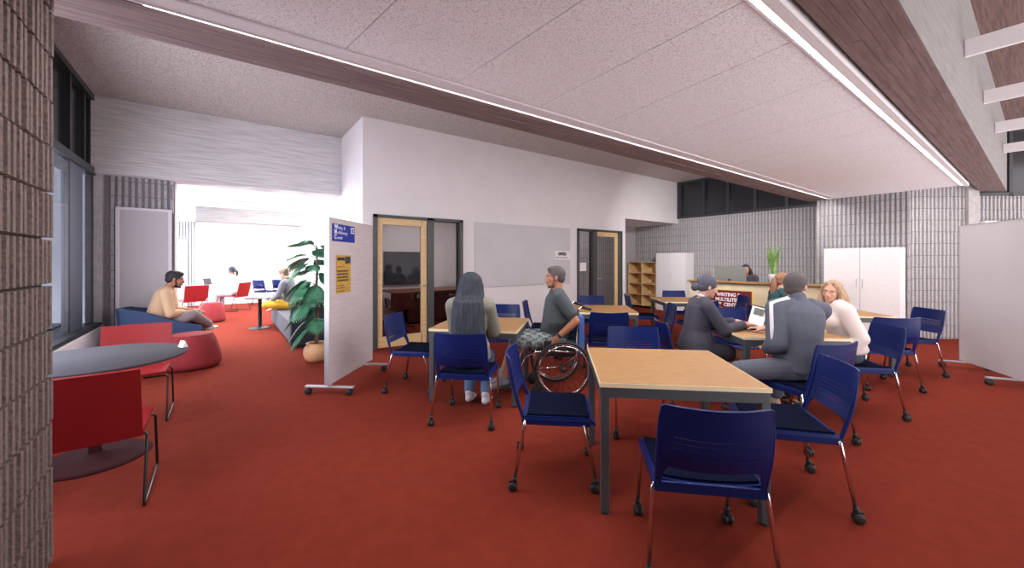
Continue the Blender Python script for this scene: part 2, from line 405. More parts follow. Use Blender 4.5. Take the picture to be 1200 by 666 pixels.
# pier with grey panel door
ribwall('wall_pier', (-0.613,8.03), (-1.395,8.03), 0, 2.69, [M_block, M_mortar], thick=0.42, side=1, off=0.012, holes=[(0.02,0.66,0,2.24)])
b = MB(); b.box(-1.50, -1.395, 7.972, 8.45, 0, 2.69); struct('wall_pier_corner', b, M_plainc)
ribwall('wall_pier_side', (-0.613,8.45), (-0.613,8.03), 0, 2.69, [M_block, M_mortar], thick=0.06, side=1, off=0.03)
d = MB(); d.box(-1.265,-1.225,7.99,8.08,0,2.20); d.box(-0.69,-0.65,7.99,8.08,0,2.20); d.box(-1.265,-0.65,7.99,8.08,2.20,2.24)
o = struct('door_3', d, M_fin, bevel=0.004); d = MB(); d.box(-1.225,-0.69,8.02,8.06,0.01,2.20); d.build('door_leaf', M_pin, o)
# window wall on the left
fr, gl, sp = MB(), MB(), MB()
def mull(y, w=0.05, z0=0.58, z1=2.7): fr.box(-1.75, -1.5, y-w/2, y+w/2, z0, z1)
ylist = [7.94, 7.54, 6.94, 6.1, 5.3, 4.5, 3.7, 2.9]
for y in (5.9, 4.6, 3.3, 2.0): fr.box(-1.60, -1.50, y-0.03, y+0.03, 0.58, 2.7)
fr.box(-1.53,-1.49,6.90,6.94,0.58,2.7); fr.box(-1.56,-1.485,7.94,7.975,0.58,2.7)
sp2 = MB(); sp2.box(-1.56,-1.488,6.94,7.46,0.58,2.68)
for y in ylist: fr.box(-1.56, -1.48, y-0.03, y+0.03, 2.7, 3.78)
fr.box(-1.75, -1.46, 1.5, 7.98, 2.66, 2.76); fr.box(-1.75, -1.46, 1.5, 7.98, 3.70, 3.78)
fr.box(-1.78, -1.40, 1.5, 7.98, 0.53, 0.58); fr.box(-1.60,-1.5,7.96,8.0,2.7,3.78)
sp.box(-1.55, -1.53, 1.5, 7.98, 2.76, 3.70); gl.box(-1.496, -1.492, 1.5, 7.98, 0.58, 2.66)
o = struct('window_3', fr, M_frame); gl.build('glass', M_glassb, o); sp2.build('grey_panel', mat('blue_grey_panel', (0.10,0.115,0.155), 0.5), o); sp.build('spandrel', M_spandrel, o)
b = MB(); b.box(-1.75, -1.38, 1.5, 8.0, 0, 0.53); struct('wall_left_sill', b, M_white, bevel=0.005)
b = MB(); b.box(-1.9, -1.75, 1.5, 8.0, 0, 0.6); b.box(-1.9,-1.56,1.5,8.0,2.76,3.9); b.box(-1.5,-0.7,1.3,1.5,0,HI); struct('wall_left', b, M_plainc)
# rear lounge shell
b = MB(); b.box(-1.5, 7.0, 16.3, 16.45, 0, 3.7); b.box(6.9,7.0,12.7,16.3,0,3.7); struct('wall_rear', b, M_white)
b = MB(); b.box(-0.72, 7.0, 16.0, 16.3, 2.72, 3.2); struct('beam_rear', b, M_conc_r)
ribwall('wall_rear_pier', (-0.76,16.2), (-1.5,16.2), 0, 2.72, [M_block, M_mortar], thick=0.1, side=1, off=0.01, holes=[(0.17,0.6,0,2.1)])
d = MB(); d.box(-1.34,-0.93,16.2,16.22,0,2.1); struct('door_4', d, M_pin)
b = MB()
for i, (y0, y1) in enumerate(((8.3, 9.3), (9.3, 10.36))):
    for j in range(4): b.box(-1.5+j*0.83+0.004, -1.5+(j+1)*0.83-0.004, y0+0.004, y1-0.004, TILEZ, TILEZ+0.03)
struct('ceiling_rear_tiles', b, M_tilew)
b = MB(); b.box(-1.5, 1.8, 10.36, 10.42, TILEZ-0.02, 3.6); struct('trim_6', b, M_alu)
b = MB(); b.box(-1.6, 7.0, 10.4, 16.4, 3.6, 3.7); b.box(-1.6,1.8,8.3,10.4,2.8,2.9); struct('ceiling_rear', b, M_tilew)
fr, gl = MB(), MB()
for y in (8.5, 9.8, 11.1, 12.4, 13.7, 15.0, 16.2): fr.box(-1.5,-1.40,y-0.03,y+0.03,0.0,3.6)
fr.box(-1.5,-1.40,8.5,16.2,0.0,0.1); fr.box(-1.5,-1.40,8.5,16.2,2.7,2.8); fr.box(-1.5,-1.40,8.5,16.2,3.55,3.65)
gl.box(-1.45,-1.445,8.5,16.2,0.1,3.6)
o = struct('window_4', fr, M_frame); gl.build('glass', M_glass, o)
b = MB(); b.box(-0.0, 0.0001, 0,0.0001,0,0.0001)
# wood panel on the rear wall
b = MB(); b.box(1.85, 3.6, 16.24, 16.3, 0, 1.72); tag(b.build('wood_wall_panel', mat('pale_wood', srgb(226,204,184), 0.6, var=0.04, scale=8), bevel=0.005), 'pale wood panel on the rear lounge wall, behind the reader in yellow trousers', 'wall panel')
# ---------------------------------------------------------------- doors with glass
def door(name, fx0, fx1, leaf, side):
    f = MB(); z1 = DZ
    f.box(fx0, fx0+0.07, 6.47, 6.63, 0, z1); f.box(fx1-0.07, fx1, 6.47, 6.63, 0, z1); f.box(fx0, fx1, 6.47, 6.63, z1-0.05, z1)
    mx = (leaf[1], leaf[1]+0.13) if side == 'L' else (leaf[0]-0.13, leaf[0])
    f.box(mx[0], mx[1], 6.47, 6.63, 0, z1)
    sx = (mx[1], fx1-0.07) if side == 'L' else (fx0+0.07, mx[0])
    f.box(sx[0], sx[1], 6.47, 6.63, 0, 0.06)
    o = struct(name, f, M_doorfr, bevel=0.003)
    l = MB(); a, c = leaf; st = 0.085
    sl = st if side == 'L' else 0.035
    l.box(a, a+sl, 6.50, 6.545, 0.01, z1-0.05); l.box(c-st-0.02, c, 6.50, 6.545, 0.01, z1-0.05)
    l.box(a+sl, c-st, 6.50, 6.545, 0.01, 0.19); l.box(a+sl, c-st, 6.50, 6.545, z1-0.05-0.11, z1-0.05)
    lo = l.build('door_leaf', M_maple, o, bevel=0.003)
    g = MB(); g.box(a+sl, c-st, 6.52, 6.526, 0.19, z1-0.15); g.build('door_glass', M_glassd, lo)
    g = MB(); g.box(sx[0], sx[1], 6.54, 6.546, 0.06, z1-0.05); g.build('side_glass', M_glassd, o)
    h = MB(); hx = c-0.05 if side == 'L' else a+0.02
    h.tube([(hx,6.50,1.02),(hx,6.45,1.02),(hx-0.11 if side=='L' else hx+0.11,6.45,1.02)], 0.008, 8); h.lathe([(0,0),(0.022,0),(0.022,0.006),(0,0.006)], 16, M=Matrix.Translation((hx,6.50,1.02)) @ Matrix.Rotation(PI/2,4,'X'))
    h.build('handle', M_alu, lo)
    return o
door('door_1', D1a, D1b, (D1a+0.07, 2.90), 'L')
door('door_2', D2a, D2b, (7.33, D2b-0.07-0.09), 'R')
# ================================================================ FURNITURE
# wall board between the doors and its little sign
m = MB(); m.box(3.88, 6.41, 6.475, 6.5, 0.94, 2.20)
o = m.build('mounted_whiteboard', M_wboard, bevel=0.003); tag(o, 'large pale grey wall board between the two glazed doors', 'whiteboard')
e = empty('wall_sign', (6.16, 6.47, 1.60)); tag(e, 'small white sign with black lettering at the right end of the grey wall board', 'sign')
m = MB(); m.box(-0.235, 0.235, -0.006, 0.0, -0.12, 0.08); m.build('sign_plate', M_cab, e)
text('onto', 0.13, M_dk, e, 'lettering', (-0.13,-0.008,-0.02), (PI/2,0,0), bold=0.006)
text('sign in to center', 0.055, M_dk, e, 'lettering', (-0.2,-0.008,-0.085), (PI/2,0,0))
# ---- tables
def make_table():
    e = empty('square_table'); S = 0.457
    m = MB(); m.box(-S,S,-S,S,0.735,0.755); m.build('tabletop', M_maple_h, e, bevel=0.002)
    m = MB(); t = 0.003
    m.box(-S-t,S+t,-S-t,-S,0.730,0.7545); m.box(-S-t,S+t,S,S+t,0.730,0.7545); m.box(-S-t,-S,-S,S,0.730,0.7545); m.box(S,S+t,-S,S,0.730,0.7545); m.build('edge_band', M_edge, e)
    m = MB(); q = S-0.012
    for a in (-1, 1):
        m.box(-q,q,a*q-0.012,a*q+0.012,0.672,0.730); m.box(a*q-0.012,a*q+0.012,-q,q,0.672,0.730)
    m.build('apron', M_gsteel, e)
    for a in (-1,1):
        for c in (-1,1):
            m = MB(); x = a*(S-0.027); y = c*(S-0.027)
            m.box(x-0.025,x+0.025,y-0.025,y+0.025,0.012,0.734)
            l = m.build('leg', M_gsteel, e, bevel=0.006)
            m = MB(); m.lathe([(0,0),(0.024,0),(0.026,0.012),(0,0.012)], 16, (x,y,0)); m.build('foot', M_black, l)
    return e
T = {1:(1.011,2.642,-6.5), 2:(-0.325,4.403,-10), 3:(1.28,5.73,-6), 4:(3.11,7.12,-4.5), 5:(2.62,4.0,-5), 6:(4.42,5.42,-10)}
tl = {1:'maple square table in the foreground with nobody at it', 2:'maple square table the woman in the long grey head covering sits at',
      3:'empty maple square table behind the man in the wheelchair', 4:'maple square table just in front of the wooden cubby shelf and white cabinet',
      5:'maple square table with the open laptop and people around it', 6:'maple square table beside the tall white double cabinet, right of the blonde woman'}
proto = make_table()
for k, (r, f, a) in T.items():
    t = proto if k == 1 else copy_tree(proto)
    t.location = W(r, f); t.rotation_euler = (0,0,HD(90+a)); tag(t, tl[k], 'table', 'maple square tables')
# ---- blue stacking chairs
def sheet(P, nu, nv, th, keep=None):
    # shell from point function P(u,v) with thickness th
    mb = MB(); idx = {}
    def nrm(u, v):
        e = 1e-3
        a = P(min(1,u+e), v)-P(max(0,u-e), v); c = P(u, min(1,v+e))-P(u, max(0,v-e)); return a.cross(c).normalized()
    us = nu if isinstance(nu, list) else [i/nu for i in range(nu+1)]; vs_ = nv if isinstance(nv, list) else [i/nv for i in range(nv+1)]
    F = []; cells = set()
    for i in range(len(us)-1):
        for j in range(len(vs_)-1):
            if keep is None or keep((us[i]+us[i+1])/2, (vs_[j]+vs_[j+1])/2): cells.add((i,j))
    for i, u in enumerate(us):
        for j, v in enumerate(vs_):
            p = P(u,v); n = nrm(u,v); idx[(i,j)] = len(mb.v); mb.v.append(tuple(p+n*th/2)); mb.v.append(tuple(p-n*th/2))
    def face(f): mb.f.append(f); mb.m.append(0); mb.sm.append(True)
    for (i,j) in cells:
        a,b2,c,d = idx[(i,j)],idx[(i+1,j)],idx[(i+1,j+1)],idx[(i,j+1)]
        face([a,b2,c,d]); face([d+1,c+1,b2+1,a+1])
        for (di,dj,p,q) in ((0,-1,a,b2),(1,0,b2,c),(0,1,c,d),(-1,0,d,a)):
            if (i+di,j+dj) not in cells: face([q,p,p+1,q+1]); mb.sm[-1] = False
    return mb
def fix_normals(o):
    import bmesh
    bm = bmesh.new(); bm.from_mesh(o.data); bmesh.ops.delete(bm, geom=[v for v in bm.verts if not v.link_faces], context='VERTS')
    bmesh.ops.recalc_face_normals(bm, faces=bm.faces); bm.to_mesh(o.data); bm.free(); return o
def sharp(o, ang=35):
    import bmesh
    bm = bmesh.new(); bm.from_mesh(o.data); bm.normal_update()
    for ed in bm.edges:
        if len(ed.link_faces) == 2 and ed.calc_face_angle(0) > math.radians(ang): ed.smooth = False
    bm.to_mesh(o.data); bm.free(); return o
def make_chair(matb, mats_):
    e = empty('stacking_chair')
    # seat: faces +Y, 0.46 wide, 0.44 deep, top near z=.45
    def S(u, v):
        x = (u-0.5)*0.47; y = -0.22+v*0.45
        z = 0.445 - 0.012*math.sin(PI*u) + 0.006*abs(2*u-1)**3 - 0.035*max(0, v-0.86)**2/0.02 + 0.0*v
        if v > 0.9 or v < 0.03: x *= 0.985
        return V((x,y,z))
    s = sheet(S, 14, 14, 0.016).build('seat', matb, e); fix_normals(s); sharp(s)
    def Q(u, v):
        p = S(0.04+0.92*u, 0.04+0.88*v); return p + V((0,0,0.0145))
    q = sheet(Q, 12, 12, 0.012).build('seat_pad', mats_, s); fix_normals(q); sharp(q)
    # skirt rail
    m = MB()
    m.box(-0.235,0.235,-0.235,-0.215,0.400,0.447); m.box(-0.240,-0.218,-0.235,0.20,0.405,0.445); m.box(0.218,0.240,-0.235,0.20,0.405,0.445)
    m.box(-0.22,0.22,0.17,0.19,0.405,0.438)
    m.build('seat_rail', matb, e, bevel=0.004)
    # backrest shell
    def B(u, v):
        w = 0.232 - 0.004*v + 0.006*math.sin(PI*v)
        s_ = (2*u-1); x = s_*w
        z = 0.425 + v*0.40
        y = -0.225 - 0.055*v - 0.045*math.sin(PI*min(1,v*0.95))*0.6 - 0.03*v**3 + 0.0
        y -= 0.045*(1-s_*s_)*min(1, v*2.2)
        z -= 0.020*(abs(s_)**2.5)*v*0.0 + 0.012*(1-s_*s_)*v*0.6 - 0.006
        z -= 0.018*max(0,(abs(s_)-0.92)/0.08)**2*(v>0.9)
        return V((x,y,z))
    vs_ = [0,0.03,0.07,0.11]; slots = []; v = 0.17
    for k in range(5):
        vs_ += [v-0.012, v, v+0.011, v+0.023]; slots.append((v, v+0.011)); v += 0.088
    vs_ += [0.66,0.72,0.78,0.84,0.89,0.93,0.965,0.985,1.0]; vs_ = sorted(set(round(x,4) for x in vs_))
    us_ = [0,0.02,0.04,0.048,0.056,0.064,0.072,0.082,0.095,0.112,0.13,0.16]+[0.16+0.68*i/16 for i in range(1,16)]+[0.84,0.87,0.888,0.905,0.918,0.928,0.936,0.944,0.952,0.96,0.98,1]
    def keep(u, v): return not (0.13 < u < 0.87 and any(a < v < c for a, c in slots))
    B0 = B
    def start(u):
        e_ = min(u, 1-u); k_ = max(0, min(1, (e_-0.045)/0.075)); return (0.25+0.03*abs(2*u-1)**2)*(1-(1-k_)**2.6)
    def Bs(u, v): q_ = start(u); return B0(u, q_+(1-q_)*v)
    bk = sheet(Bs, us_, vs_, 0.012, keep).build('backrest', matb, e); fix_normals(bk); sharp(bk, 50)
    # raised side edges of the shell, running down to the rail
    for u in (0.012, 0.988):
        m = MB(); m.tube([B(u, i/12)+V((0,0.004,0)) for i in range(13)], [0.011]*10+[0.009,0.008,0.006], 10)
        m.build('back_edge', matb, bk)
    # legs
    for a in (-1, 1):
        for (y0, y1, xb) in ((-0.215,-0.275,0.270), (0.15,0.235,0.238)):
            m = MB(); x0 = a*(0.238 if y0 < 0 else 0.228); x1 = a*xb
            m.tube([(x0*0.93,y0,0.425),(x0,y0,0.424),(x0+a*0.006,y0+(y1-y0)*0.04,0.405),(x1,y1,0.075)], 0.0105, 10)
            l = m.build('leg', M_chrome, e)
            m = MB()
            m.tube([(x1,y1,0.085),(x1,y1,0.06)], 0.014, 10)
            for sx in (-1, 1):
                m.lathe([(0,-0.011),(0.022,-0.011),(0.027,-0.007),(0.027,0.007),(0.022,0.011),(0,0.011)], 18, M=Matrix.Translation((x1+sx*0.014,y1-0.012,0.0275)) @ Matrix.Rotation(PI/2,4,'Y'))
            m.box(x1-0.006,x1+0.006,y1-0.034,y1+0.012,0.02,0.062)
            m.build('caster', M_black, l)
    return e
CH = [ # r, f, heading, label
 (0.922,1.985,81,'blue chair nearest the camera, back to us at the near side of the foreground table'),
 (0.32,2.72,-6,'blue chair at the left side of the foreground table, seen from its side'),
 (1.11,3.40,264,'blue chair behind the foreground table, facing the camera'),
 (1.705,2.505,166,'blue chair at the right side of the foreground table, slotted back angled towards us'),
 (-0.40,3.69,81,'blue chair the woman in the long grey head covering sits on'),
 (-1.07,4.52,-9,'blue chair left of the head-covered woman, in front of the wooden glazed door'),
 (-0.16,5.33,262,'blue chair across the table from the head-covered woman'),
 (0.52,6.02,-8,'blue chair seen edge on just left of the man in the wheelchair'),
 (1.20,5.07,86,'blue chair behind the wheelchair, back to us at the empty table'),
 (1.40,6.75,266,'blue chair in front of the right-hand glazed door, across the empty table'),
 (2.02,5.75,172,'blue chair at the right side of the empty table behind the wheelchair'),
 (2.45,7.25,-6,'blue chair beside the wooden cubby shelf, side on'),
 (3.38,7.95,266,'blue chair in front of the tall white cabinet behind the suited woman'),
 (3.00,6.42,86,'blue chair just behind the head of the suited woman with a bun'),
 (3.86,7.10,172,'blue chair standing in front of the maroon banner, side on'),
 (1.87,4.08,-5,'blue chair the suited woman with a bun sits on'),
 (2.84,4.92,266,'blue chair facing the camera behind the open laptop'),
 (2.37,3.28,109,'blue chair the man in the grey tracksuit jacket sits on'),
 (3.345,3.875,169,'blue chair the blonde woman sits on'),
 (4.29,4.635,81,'blue chair with its back to us between the blonde woman and the rightmost chair'),
 (5.14,5.18,172,'rightmost blue chair, beside the casters of the white mobile board'),
 (3.72,5.50,-8,'blue chair the ponytailed woman in teal sits on'),
]
M_seatd = M_navy
pc = make_chair(M_blue, M_seatd)
for ch in list(pc.children_recursive):
    if ch.modifiers: bake(ch)
for i, (r, f, h, lab) in enumerate(CH):
    c = pc if i == 0 else copy_tree(pc)
    c.location = W(r, f); c.rotation_euler = (0,0,HD(h)); tag(c, lab, 'chair', 'blue stacking chairs around the square tables')
for (x, y, h, lab) in ((1.15,15.55,-50,'left one of the two blue chairs by the rear wall'), (1.70,15.45,-50,'right one of the two blue chairs by the rear wall')):
    c = copy_tree(pc); c.location = (x,y,0); c.rotation_euler = (0,0,math.radians(h)); tag(c, lab, 'chair', 'blue chairs at the rear wall')
# white paper on a seat
m = MB(); m.box(-0.10,0.10,-0.14,0.14,0,0.004)
o = m.build('paper_sheet', M_cab, loc=W(3.36,7.93,0.463), rot=(0,0,HD(60))); tag(o, 'white sheets of paper lying on the blue seat in front of the white cabinet', 'paper')
# ---- mobile boards
def mobile_board(name, near, far, z0, z1, matf, label, feet, cat='board'):
    near = V((*near,0)); far = V((*far,0)); d = far-near; L = d.length; ang = math.atan2(d.y, d.x)
    e = empty(name, tuple(near), ang); tag(e, label, cat)
    m = MB(); m.box(0.006, L-0.006, -0.022, 0.022, z0+0.006, z1-0.006); m.build('panel', matf, e)
    m = MB()
    m.box(0,L,-0.025,0.025,z1-0.006,z1); m.box(0,L,-0.025,0.025,z0,z0+0.006); m.box(0,0.006,-0.026,0.026,z0,z1); m.box(L-0.006,L,-0.026,0.026,z0,z1)
    m.build('trim', M_alu, e)
    for x in feet:
        m = MB(); m.box(x-0.025,x+0.025,-0.27,0.27,0.075,0.095); m.box(x-0.02,x+0.02,-0.02,0.02,0.09,z0+0.01)
        ft = m.build('foot', M_alu, e, bevel=0.004)
        for s_ in (-1, 1):
            m = MB(); m.tube([(x,s_*0.23,0.08),(x,s_*0.23,0.05)], 0.012, 10)
            for q in (-1,1): m.lathe([(0,-0.012),(0.027,-0.012),(0.033,-0.008),(0.033,0.008),(0.027,0.012),(0,0.012)], 18, M=Matrix.Translation((x+q*0.016,s_*0.23+0.012,0.0335)) @ Matrix.Rotation(PI/2,4,'Y'))
            m.build('caster', M_black, ft)
    return e, L
nb = W(-1.983,4.2); fb = W(-1.905,5.3)
eb, LB = mobile_board('mobile_pinboard', nb[:2], fb[:2], 0.117, 1.925, M_board, 'pinkish grey mobile pinboard on casters with the blue sign and gold poster', (0.06, 1.0), 'pinboard')
# signs pinned to its right-hand (camera) face: local y negative
es = empty('door_sign'); es.parent = None
es.name = 'blue_sign'; es.matrix_world = eb.matrix_world
es.location = eb.location; es.rotation_euler = eb.rotation_euler; tag(es, 'blue writing center sign with white letters at the top of the mobile pinboard', 'sign')
m = MB(); m.box(0.065,0.575,-0.030,-0.0265,1.67,1.863); m.build('sign_plate', M_sblue, es)
for i, (a, c) in enumerate((('W','riting  &'), ('M','ultiliteracy'), ('C','enter'))):
    z = 1.808-0.056*i
    text(a, 0.068, M_text, es, 'lettering', (0.10,-0.0315,z), (PI/2,0,0), bold=0.003); text(c, 0.054, M_text, es, 'lettering', (0.165,-0.0315,z), (PI/2,0,0), sx=1.0)
m = MB(); m.box(0.475,0.555,-0.0325,-0.031,1.775,1.845); m.build('logo', M_text, es)
m = MB(); m.box(0.49,0.54,-0.034,-0.0328,1.79,1.805); m.box(0.49,0.505,-0.034,-0.0328,1.805,1.83); m.box(0.513,0.54,-0.034,-0.0328,1.812,1.83); m.build('logo_mark', M_sblue, es)
ep = empty('poster', eb.location, eb.rotation_euler.z); tag(ep, 'gold poster with dark print below the blue sign on the mobile pinboard', 'poster')
m = MB(); m.box(0.149,0.478,-0.029,-0.0265,1.086,1.516); m.build('sheet', M_gold, ep)
m = MB(); m.box(0.165,0.33,-0.031,-0.0292,1.455,1.49); m.build('header_bar', M_dk, ep)
m = MB(); m.box(0.34,0.47,-0.031,-0.0292,1.42,1.50); m.build('photo_strip', M_tgrey, ep)
rnd = random.Random(2)
m = MB()
for i, z in enumerate((1.38,1.325,1.29,1.255,1.22,1.17,1.14,1.105)):
    h = 0.02 if 1 <= i <= 4 else 0.008; x = 0.165
    while x < 0.165+(0.24 if 1 <= i <= 4 else 0.14):
        l = rnd.uniform(0.012,0.035); m.box(x,x+l,-0.0305,-0.0292,z,z+h); x += l+0.008
m.build('print_lines', M_dk, ep)
# right-hand white mobile board
dirb = (V((0.363,0.932))).normalized()
f0 = V((6.14,5.36)); n0 = f0 - dirb*1.22
a_, c_ = W(n0.x, n0.y), W(f0.x, f0.y)
mobile_board('mobile_whiteboard', a_[:2], c_[:2], 0.10, 1.93, M_wboard, 'large blank white mobile board on casters at the right edge', (0.30, 1.14), 'whiteboard')
# white ledge board on the far right wall
m = MB(); 
o = MB(); obox(o, PCb+R2*1.9, PCb+R2*0.06, 0.0, 0.09, 2.14, 2.19)
tag(o.build('wall_shelf', M_cab, bevel=0.004), 'thin white wall shelf above the right-hand mobile board', 'shelf')
# ---- tall white cabinets
def cabinet(name, x0, x1, y0, y1, h, label, nd=2):
    e = empty(name, (x1, (y0+y1)/2, 0)); tag(e, label, 'cabinet', None); d = x1-x0; w = (y1-y0)/2
    m = MB(); m.box(-d+0.02, 0, -w, w, 0.0, h); m.build('body', M_cab, e, bevel=0.004)
    for i in range(nd):
        a = -w+0.003+i*(2*w/nd); c = -w+(i+1)*(2*w/nd)-0.003
        m = MB(); m.box(-d, -d+0.018, a, c, 0.06, h-0.01); dr = m.build('door', M_cab, e, bevel=0.002)
        hy = c-0.04 if i == 0 else a+0.04
        m = MB(); m.tube([(-d,hy,0.95),(-d-0.025,hy,0.95),(-d-0.025,hy,1.10),(-d,hy,1.10)], 0.005, 8); m.build('handle', M_alu, dr)
    return e
cabinet('storage_cabinet', 10.4, 10.87, 5.98, 6.90, 1.68, 'tall white cabinet standing between the wooden cubby shelf and the reception desk')
cabinet('storage_cabinet', 9.86, 10.28, 1.56, 2.69, 1.70, 'wide white double cabinet against the ribbed wall behind the blonde woman')
# ---- cubby shelf
e = empty('cubby_shelf', (10.87, 7.44, 0)); tag(e, 'maple open cubby shelf in the alcove left of the white cabinet', 'shelf')
m = MB(); h = 1.42; w = 0.50; d = 0.42
m.box(-d,0,-w,-w+0.02,0,h); m.build('side_panel', M_maple, e); m = MB(); m.box(-d,0,w-0.02,w,0,h); m.build('side_panel', M_maple, e)
m = MB(); m.box(-0.012,0,-w+0.02,w-0.02,0.0,h); m.build('back_panel', M_maple, e)
for i in range(5):
    z = 0.07+i*(h-0.09)/4; m = MB(); m.box(-d,-0.012,-w+0.02,w-0.02,z,z+0.02); m.build('shelf', M_maple, e)
m = MB(); m.box(-d+0.005,-0.012,-0.01,0.01,0.07,h-0.02); m.build('divider', M_maple, e)
# ---- reception desk
e = empty('reception_desk', (8.6, 3.6, 0)); tag(e, 'pale reception desk with the maroon banner on its front', 'desk')
m = MB(); m.box(0.03,0.06,-1.25,1.25,0,0.965); m.box(0.06,0.55,-1.25,-1.22,0,0.73); m.box(0.06,0.55,1.22,1.25,0,0.73); m.build('front_panel', mat('desk_front', srgb(228,214,180), 0.7, scale=4, col2=srgb(212,196,162), detail=5), e, bevel=0.004)
m = MB(); m.box(-0.04,0.24,-1.28,1.28,0.985,1.02); m.build('transaction_top', M_maple_h, e, bevel=0.004)
m = MB(); m.box(0.0,0.2,-1.24,1.24,0.965,0.985); m.build('recessed_rail', M_gsteel, e)  # grey steel rail set back under the transaction top
m = MB(); m.box(0.06,0.75,-1.25,1.25,0.73,0.76); m.build('worktop', M_maple_h, e, bevel=0.003)
# monitor
e = empty('computer_monitor', (8.93, 4.10, 0.76), PI/2); tag(e, 'grey back of a computer monitor standing on the reception desk', 'monitor')
m = MB(); m.box(-0.33,0.33,-0.02,0.02,0.20,0.56); m.build('screen_housing', mat('monitor_grey', (0.16,0.17,0.16), 0.5), e, bevel=0.006)
m = MB(); m.box(-0.31,0.31,-0.024,-0.02,0.22,0.54); m.build('screen', M_black, e)
m = MB(); m.box(-0.03,0.03,0.0,0.03,0.01,0.3); m.box(-0.12,0.12,-0.09,0.09,0.0,0.012); m.build('stand', M_black, e)
# banner on the desk front
e = empty('banner', (8.605, 3.95, 0), -PI/2); tag(e, 'maroon banner lettered in white on the front of the reception desk', 'banner')
# local: x runs towards -Y (to the right in view), y = +X... front faces -X
def bn(mb, x0, x1, z0, z1, k=0): return mb.box(x0, x1, -0.012-0.002*k, 0.012 if k == 0 else -0.012-0.002*(k-1), z0, z1)
m = MB(); bn(m, -0.55, 0.43, 0.12, 0.835); m.build('panel', M_maroon, e)
m = MB(); m.box(0.43,0.445,-0.014,0.012,0.12,0.835); m.box(-0.55,0.43,-0.014,0.012,0.828,0.835); m.build('gold_edge', M_yel, e)
for i, (s_, sz, x) in enumerate((('WRITING &', 0.098, -0.27), ('MULTILITERACY', 0.098, -0.30), ('CENTER', 0.098, -0.12))):
    text(s_, sz, M_text, e, 'lettering', (x,-0.0155,0.705-0.105*i), (PI/2,0,0), bold=0.004, sx=0.95)
m = MB(); bn(m,-0.33,-0.19,0.50,0.525,1); m.build('gold_print', M_yel, e)
m = MB(); bn(m,-0.36,-0.23,0.37,0.46,1); m.build('lime_square', M_lime, e)
m = MB(); bn(m,-0.19,-0.15,0.36,0.46,1); m.build('yellow_square', M_yel, e)
m = MB(); bn(m,-0.02,0.12,0.38,0.47,1); m.build('white_square', M_text, e)
m = MB(); bn(m,-0.02,0.04,0.38,0.47,2); m.build('blue_square', M_sblue, e)
# ---- red guest chairs with sled frames (face +Y)
def make_red():
    e = empty('guest_chair'); w = 0.255
    def Sx(u, v):
        x = (u-0.5)*2*w; y = -0.20+v*0.45; z = 0.445-0.02*math.sin(PI*u)*0.6-0.02*(1-v)+(-0.03*max(0,v-0.9)*10*0.1)
        return V((x,y,z))
    s = sheet(Sx, 10, 8, 0.022).build('seat', M_red, e); fix_normals(s); sharp(s)
    def Bx(u, v):
        x = (u-0.5)*2*w; y = -0.215-0.10*v-0.02*math.sin(PI*u); z = 0.405+v*0.42; return V((x,y,z))
    b_ = sheet(Bx, 10, 8, 0.020).build('backrest', M_red, e); fix_normals(b_); sharp(b_)
    for a in (-1,1):
        m = MB(); x = a*(w+0.012)
        m.tube([(a*0.1,-0.15,0.40),(x-a*0.015,-0.15,0.40),(x,-0.165,0.385),(x,-0.275,0.03),(x,-0.28,0.015),(x,-0.265,0.008),(x,0.28,0.008),(x,0.293,0.015),(x,0.29,0.03),(x,0.20,0.385),(x-a*0.015,0.19,0.40),(a*0.1,0.19,0.40)], 0.0085, 8)
        m.build('sled_frame', M_blackm, e)
    return e
pr = make_red()
reds = [(-0.645,3.43,0,'dark red guest chair nearest the ribbed pillar, back to the camera'), (-0.68,4.98,180,'red guest chair on the far side of the oval grey table'),
        (*W(-8.30,10.2)[:2],20,'red guest chair at the pale round table at the back, its back to the camera'), (*W(-7.88,11.45)[:2],90-36.3+90,'red guest chair the far seated woman in white sits on')]
for i, (x, y, a, lab) in enumerate(reds):
    c = pr if i == 0 else copy_tree(pr)
    c.location = (x,y,0); c.rotation_euler = (0,0,math.radians(a)); tag(c, lab, 'chair', 'red sled-base guest chairs')
reds4 = c
# ---- round tables
def round_table(name, c, r, h, br, topm, basem, label, th=0.022, ell=(1,1)):
    e = empty(name, c); tag(e, label, 'table')
    m = MB(); m.lathe([(0,h-th),(r-0.012,h-th),(r,h-0.004),(r-0.003,h),(0,h)], 64); t = m.build('tabletop', topm, e)
    m = MB(); m.lathe([(0,0),(br,0),(br,0.008),(br*0.9,0.018),(0.07,0.028),(0.045,0.05),(0,0.05)], 48); m.build('base', basem, e)
    m = MB(); m.lathe([(0.04,0.04),(0.036,0.08),(0.036,h-th-0.03),(0.10,h-th-0.004),(0.10,h-th)], 24); m.build('column', basem, e)
    return e
round_table('round_table', (-0.76,4.13,0), 0.53, 0.74, 0.31, M_tgrey, M_base, 'slate grey round table beside the ribbed pillar with red chairs at it')
round_table('side_table', (*W(-5.42,8.44)[:2],0), 0.30, 0.66, 0.20, M_black, M_black, 'small black round side table by the reader in yellow trousers', th=0.015)
round_table('round_table', (*W(-8.9,11.25)[:2],0), 0.5, 0.74, 0.28, M_cab, M_cab, 'pale round table at the back where the woman in white works')
e = empty('menu_card', (-0.27,4.22,0.741), 0.5); tag(e, 'small white folded card near the tip of the slate grey round table', 'card')
m = MB(); m.prism([(-0.02,0.0),(0.02,0.0),(0.0,0.05)], -0.035, 0.035, 0, Matrix.Rotation(PI/2,4,'X')); m.build('card', M_cab, e)
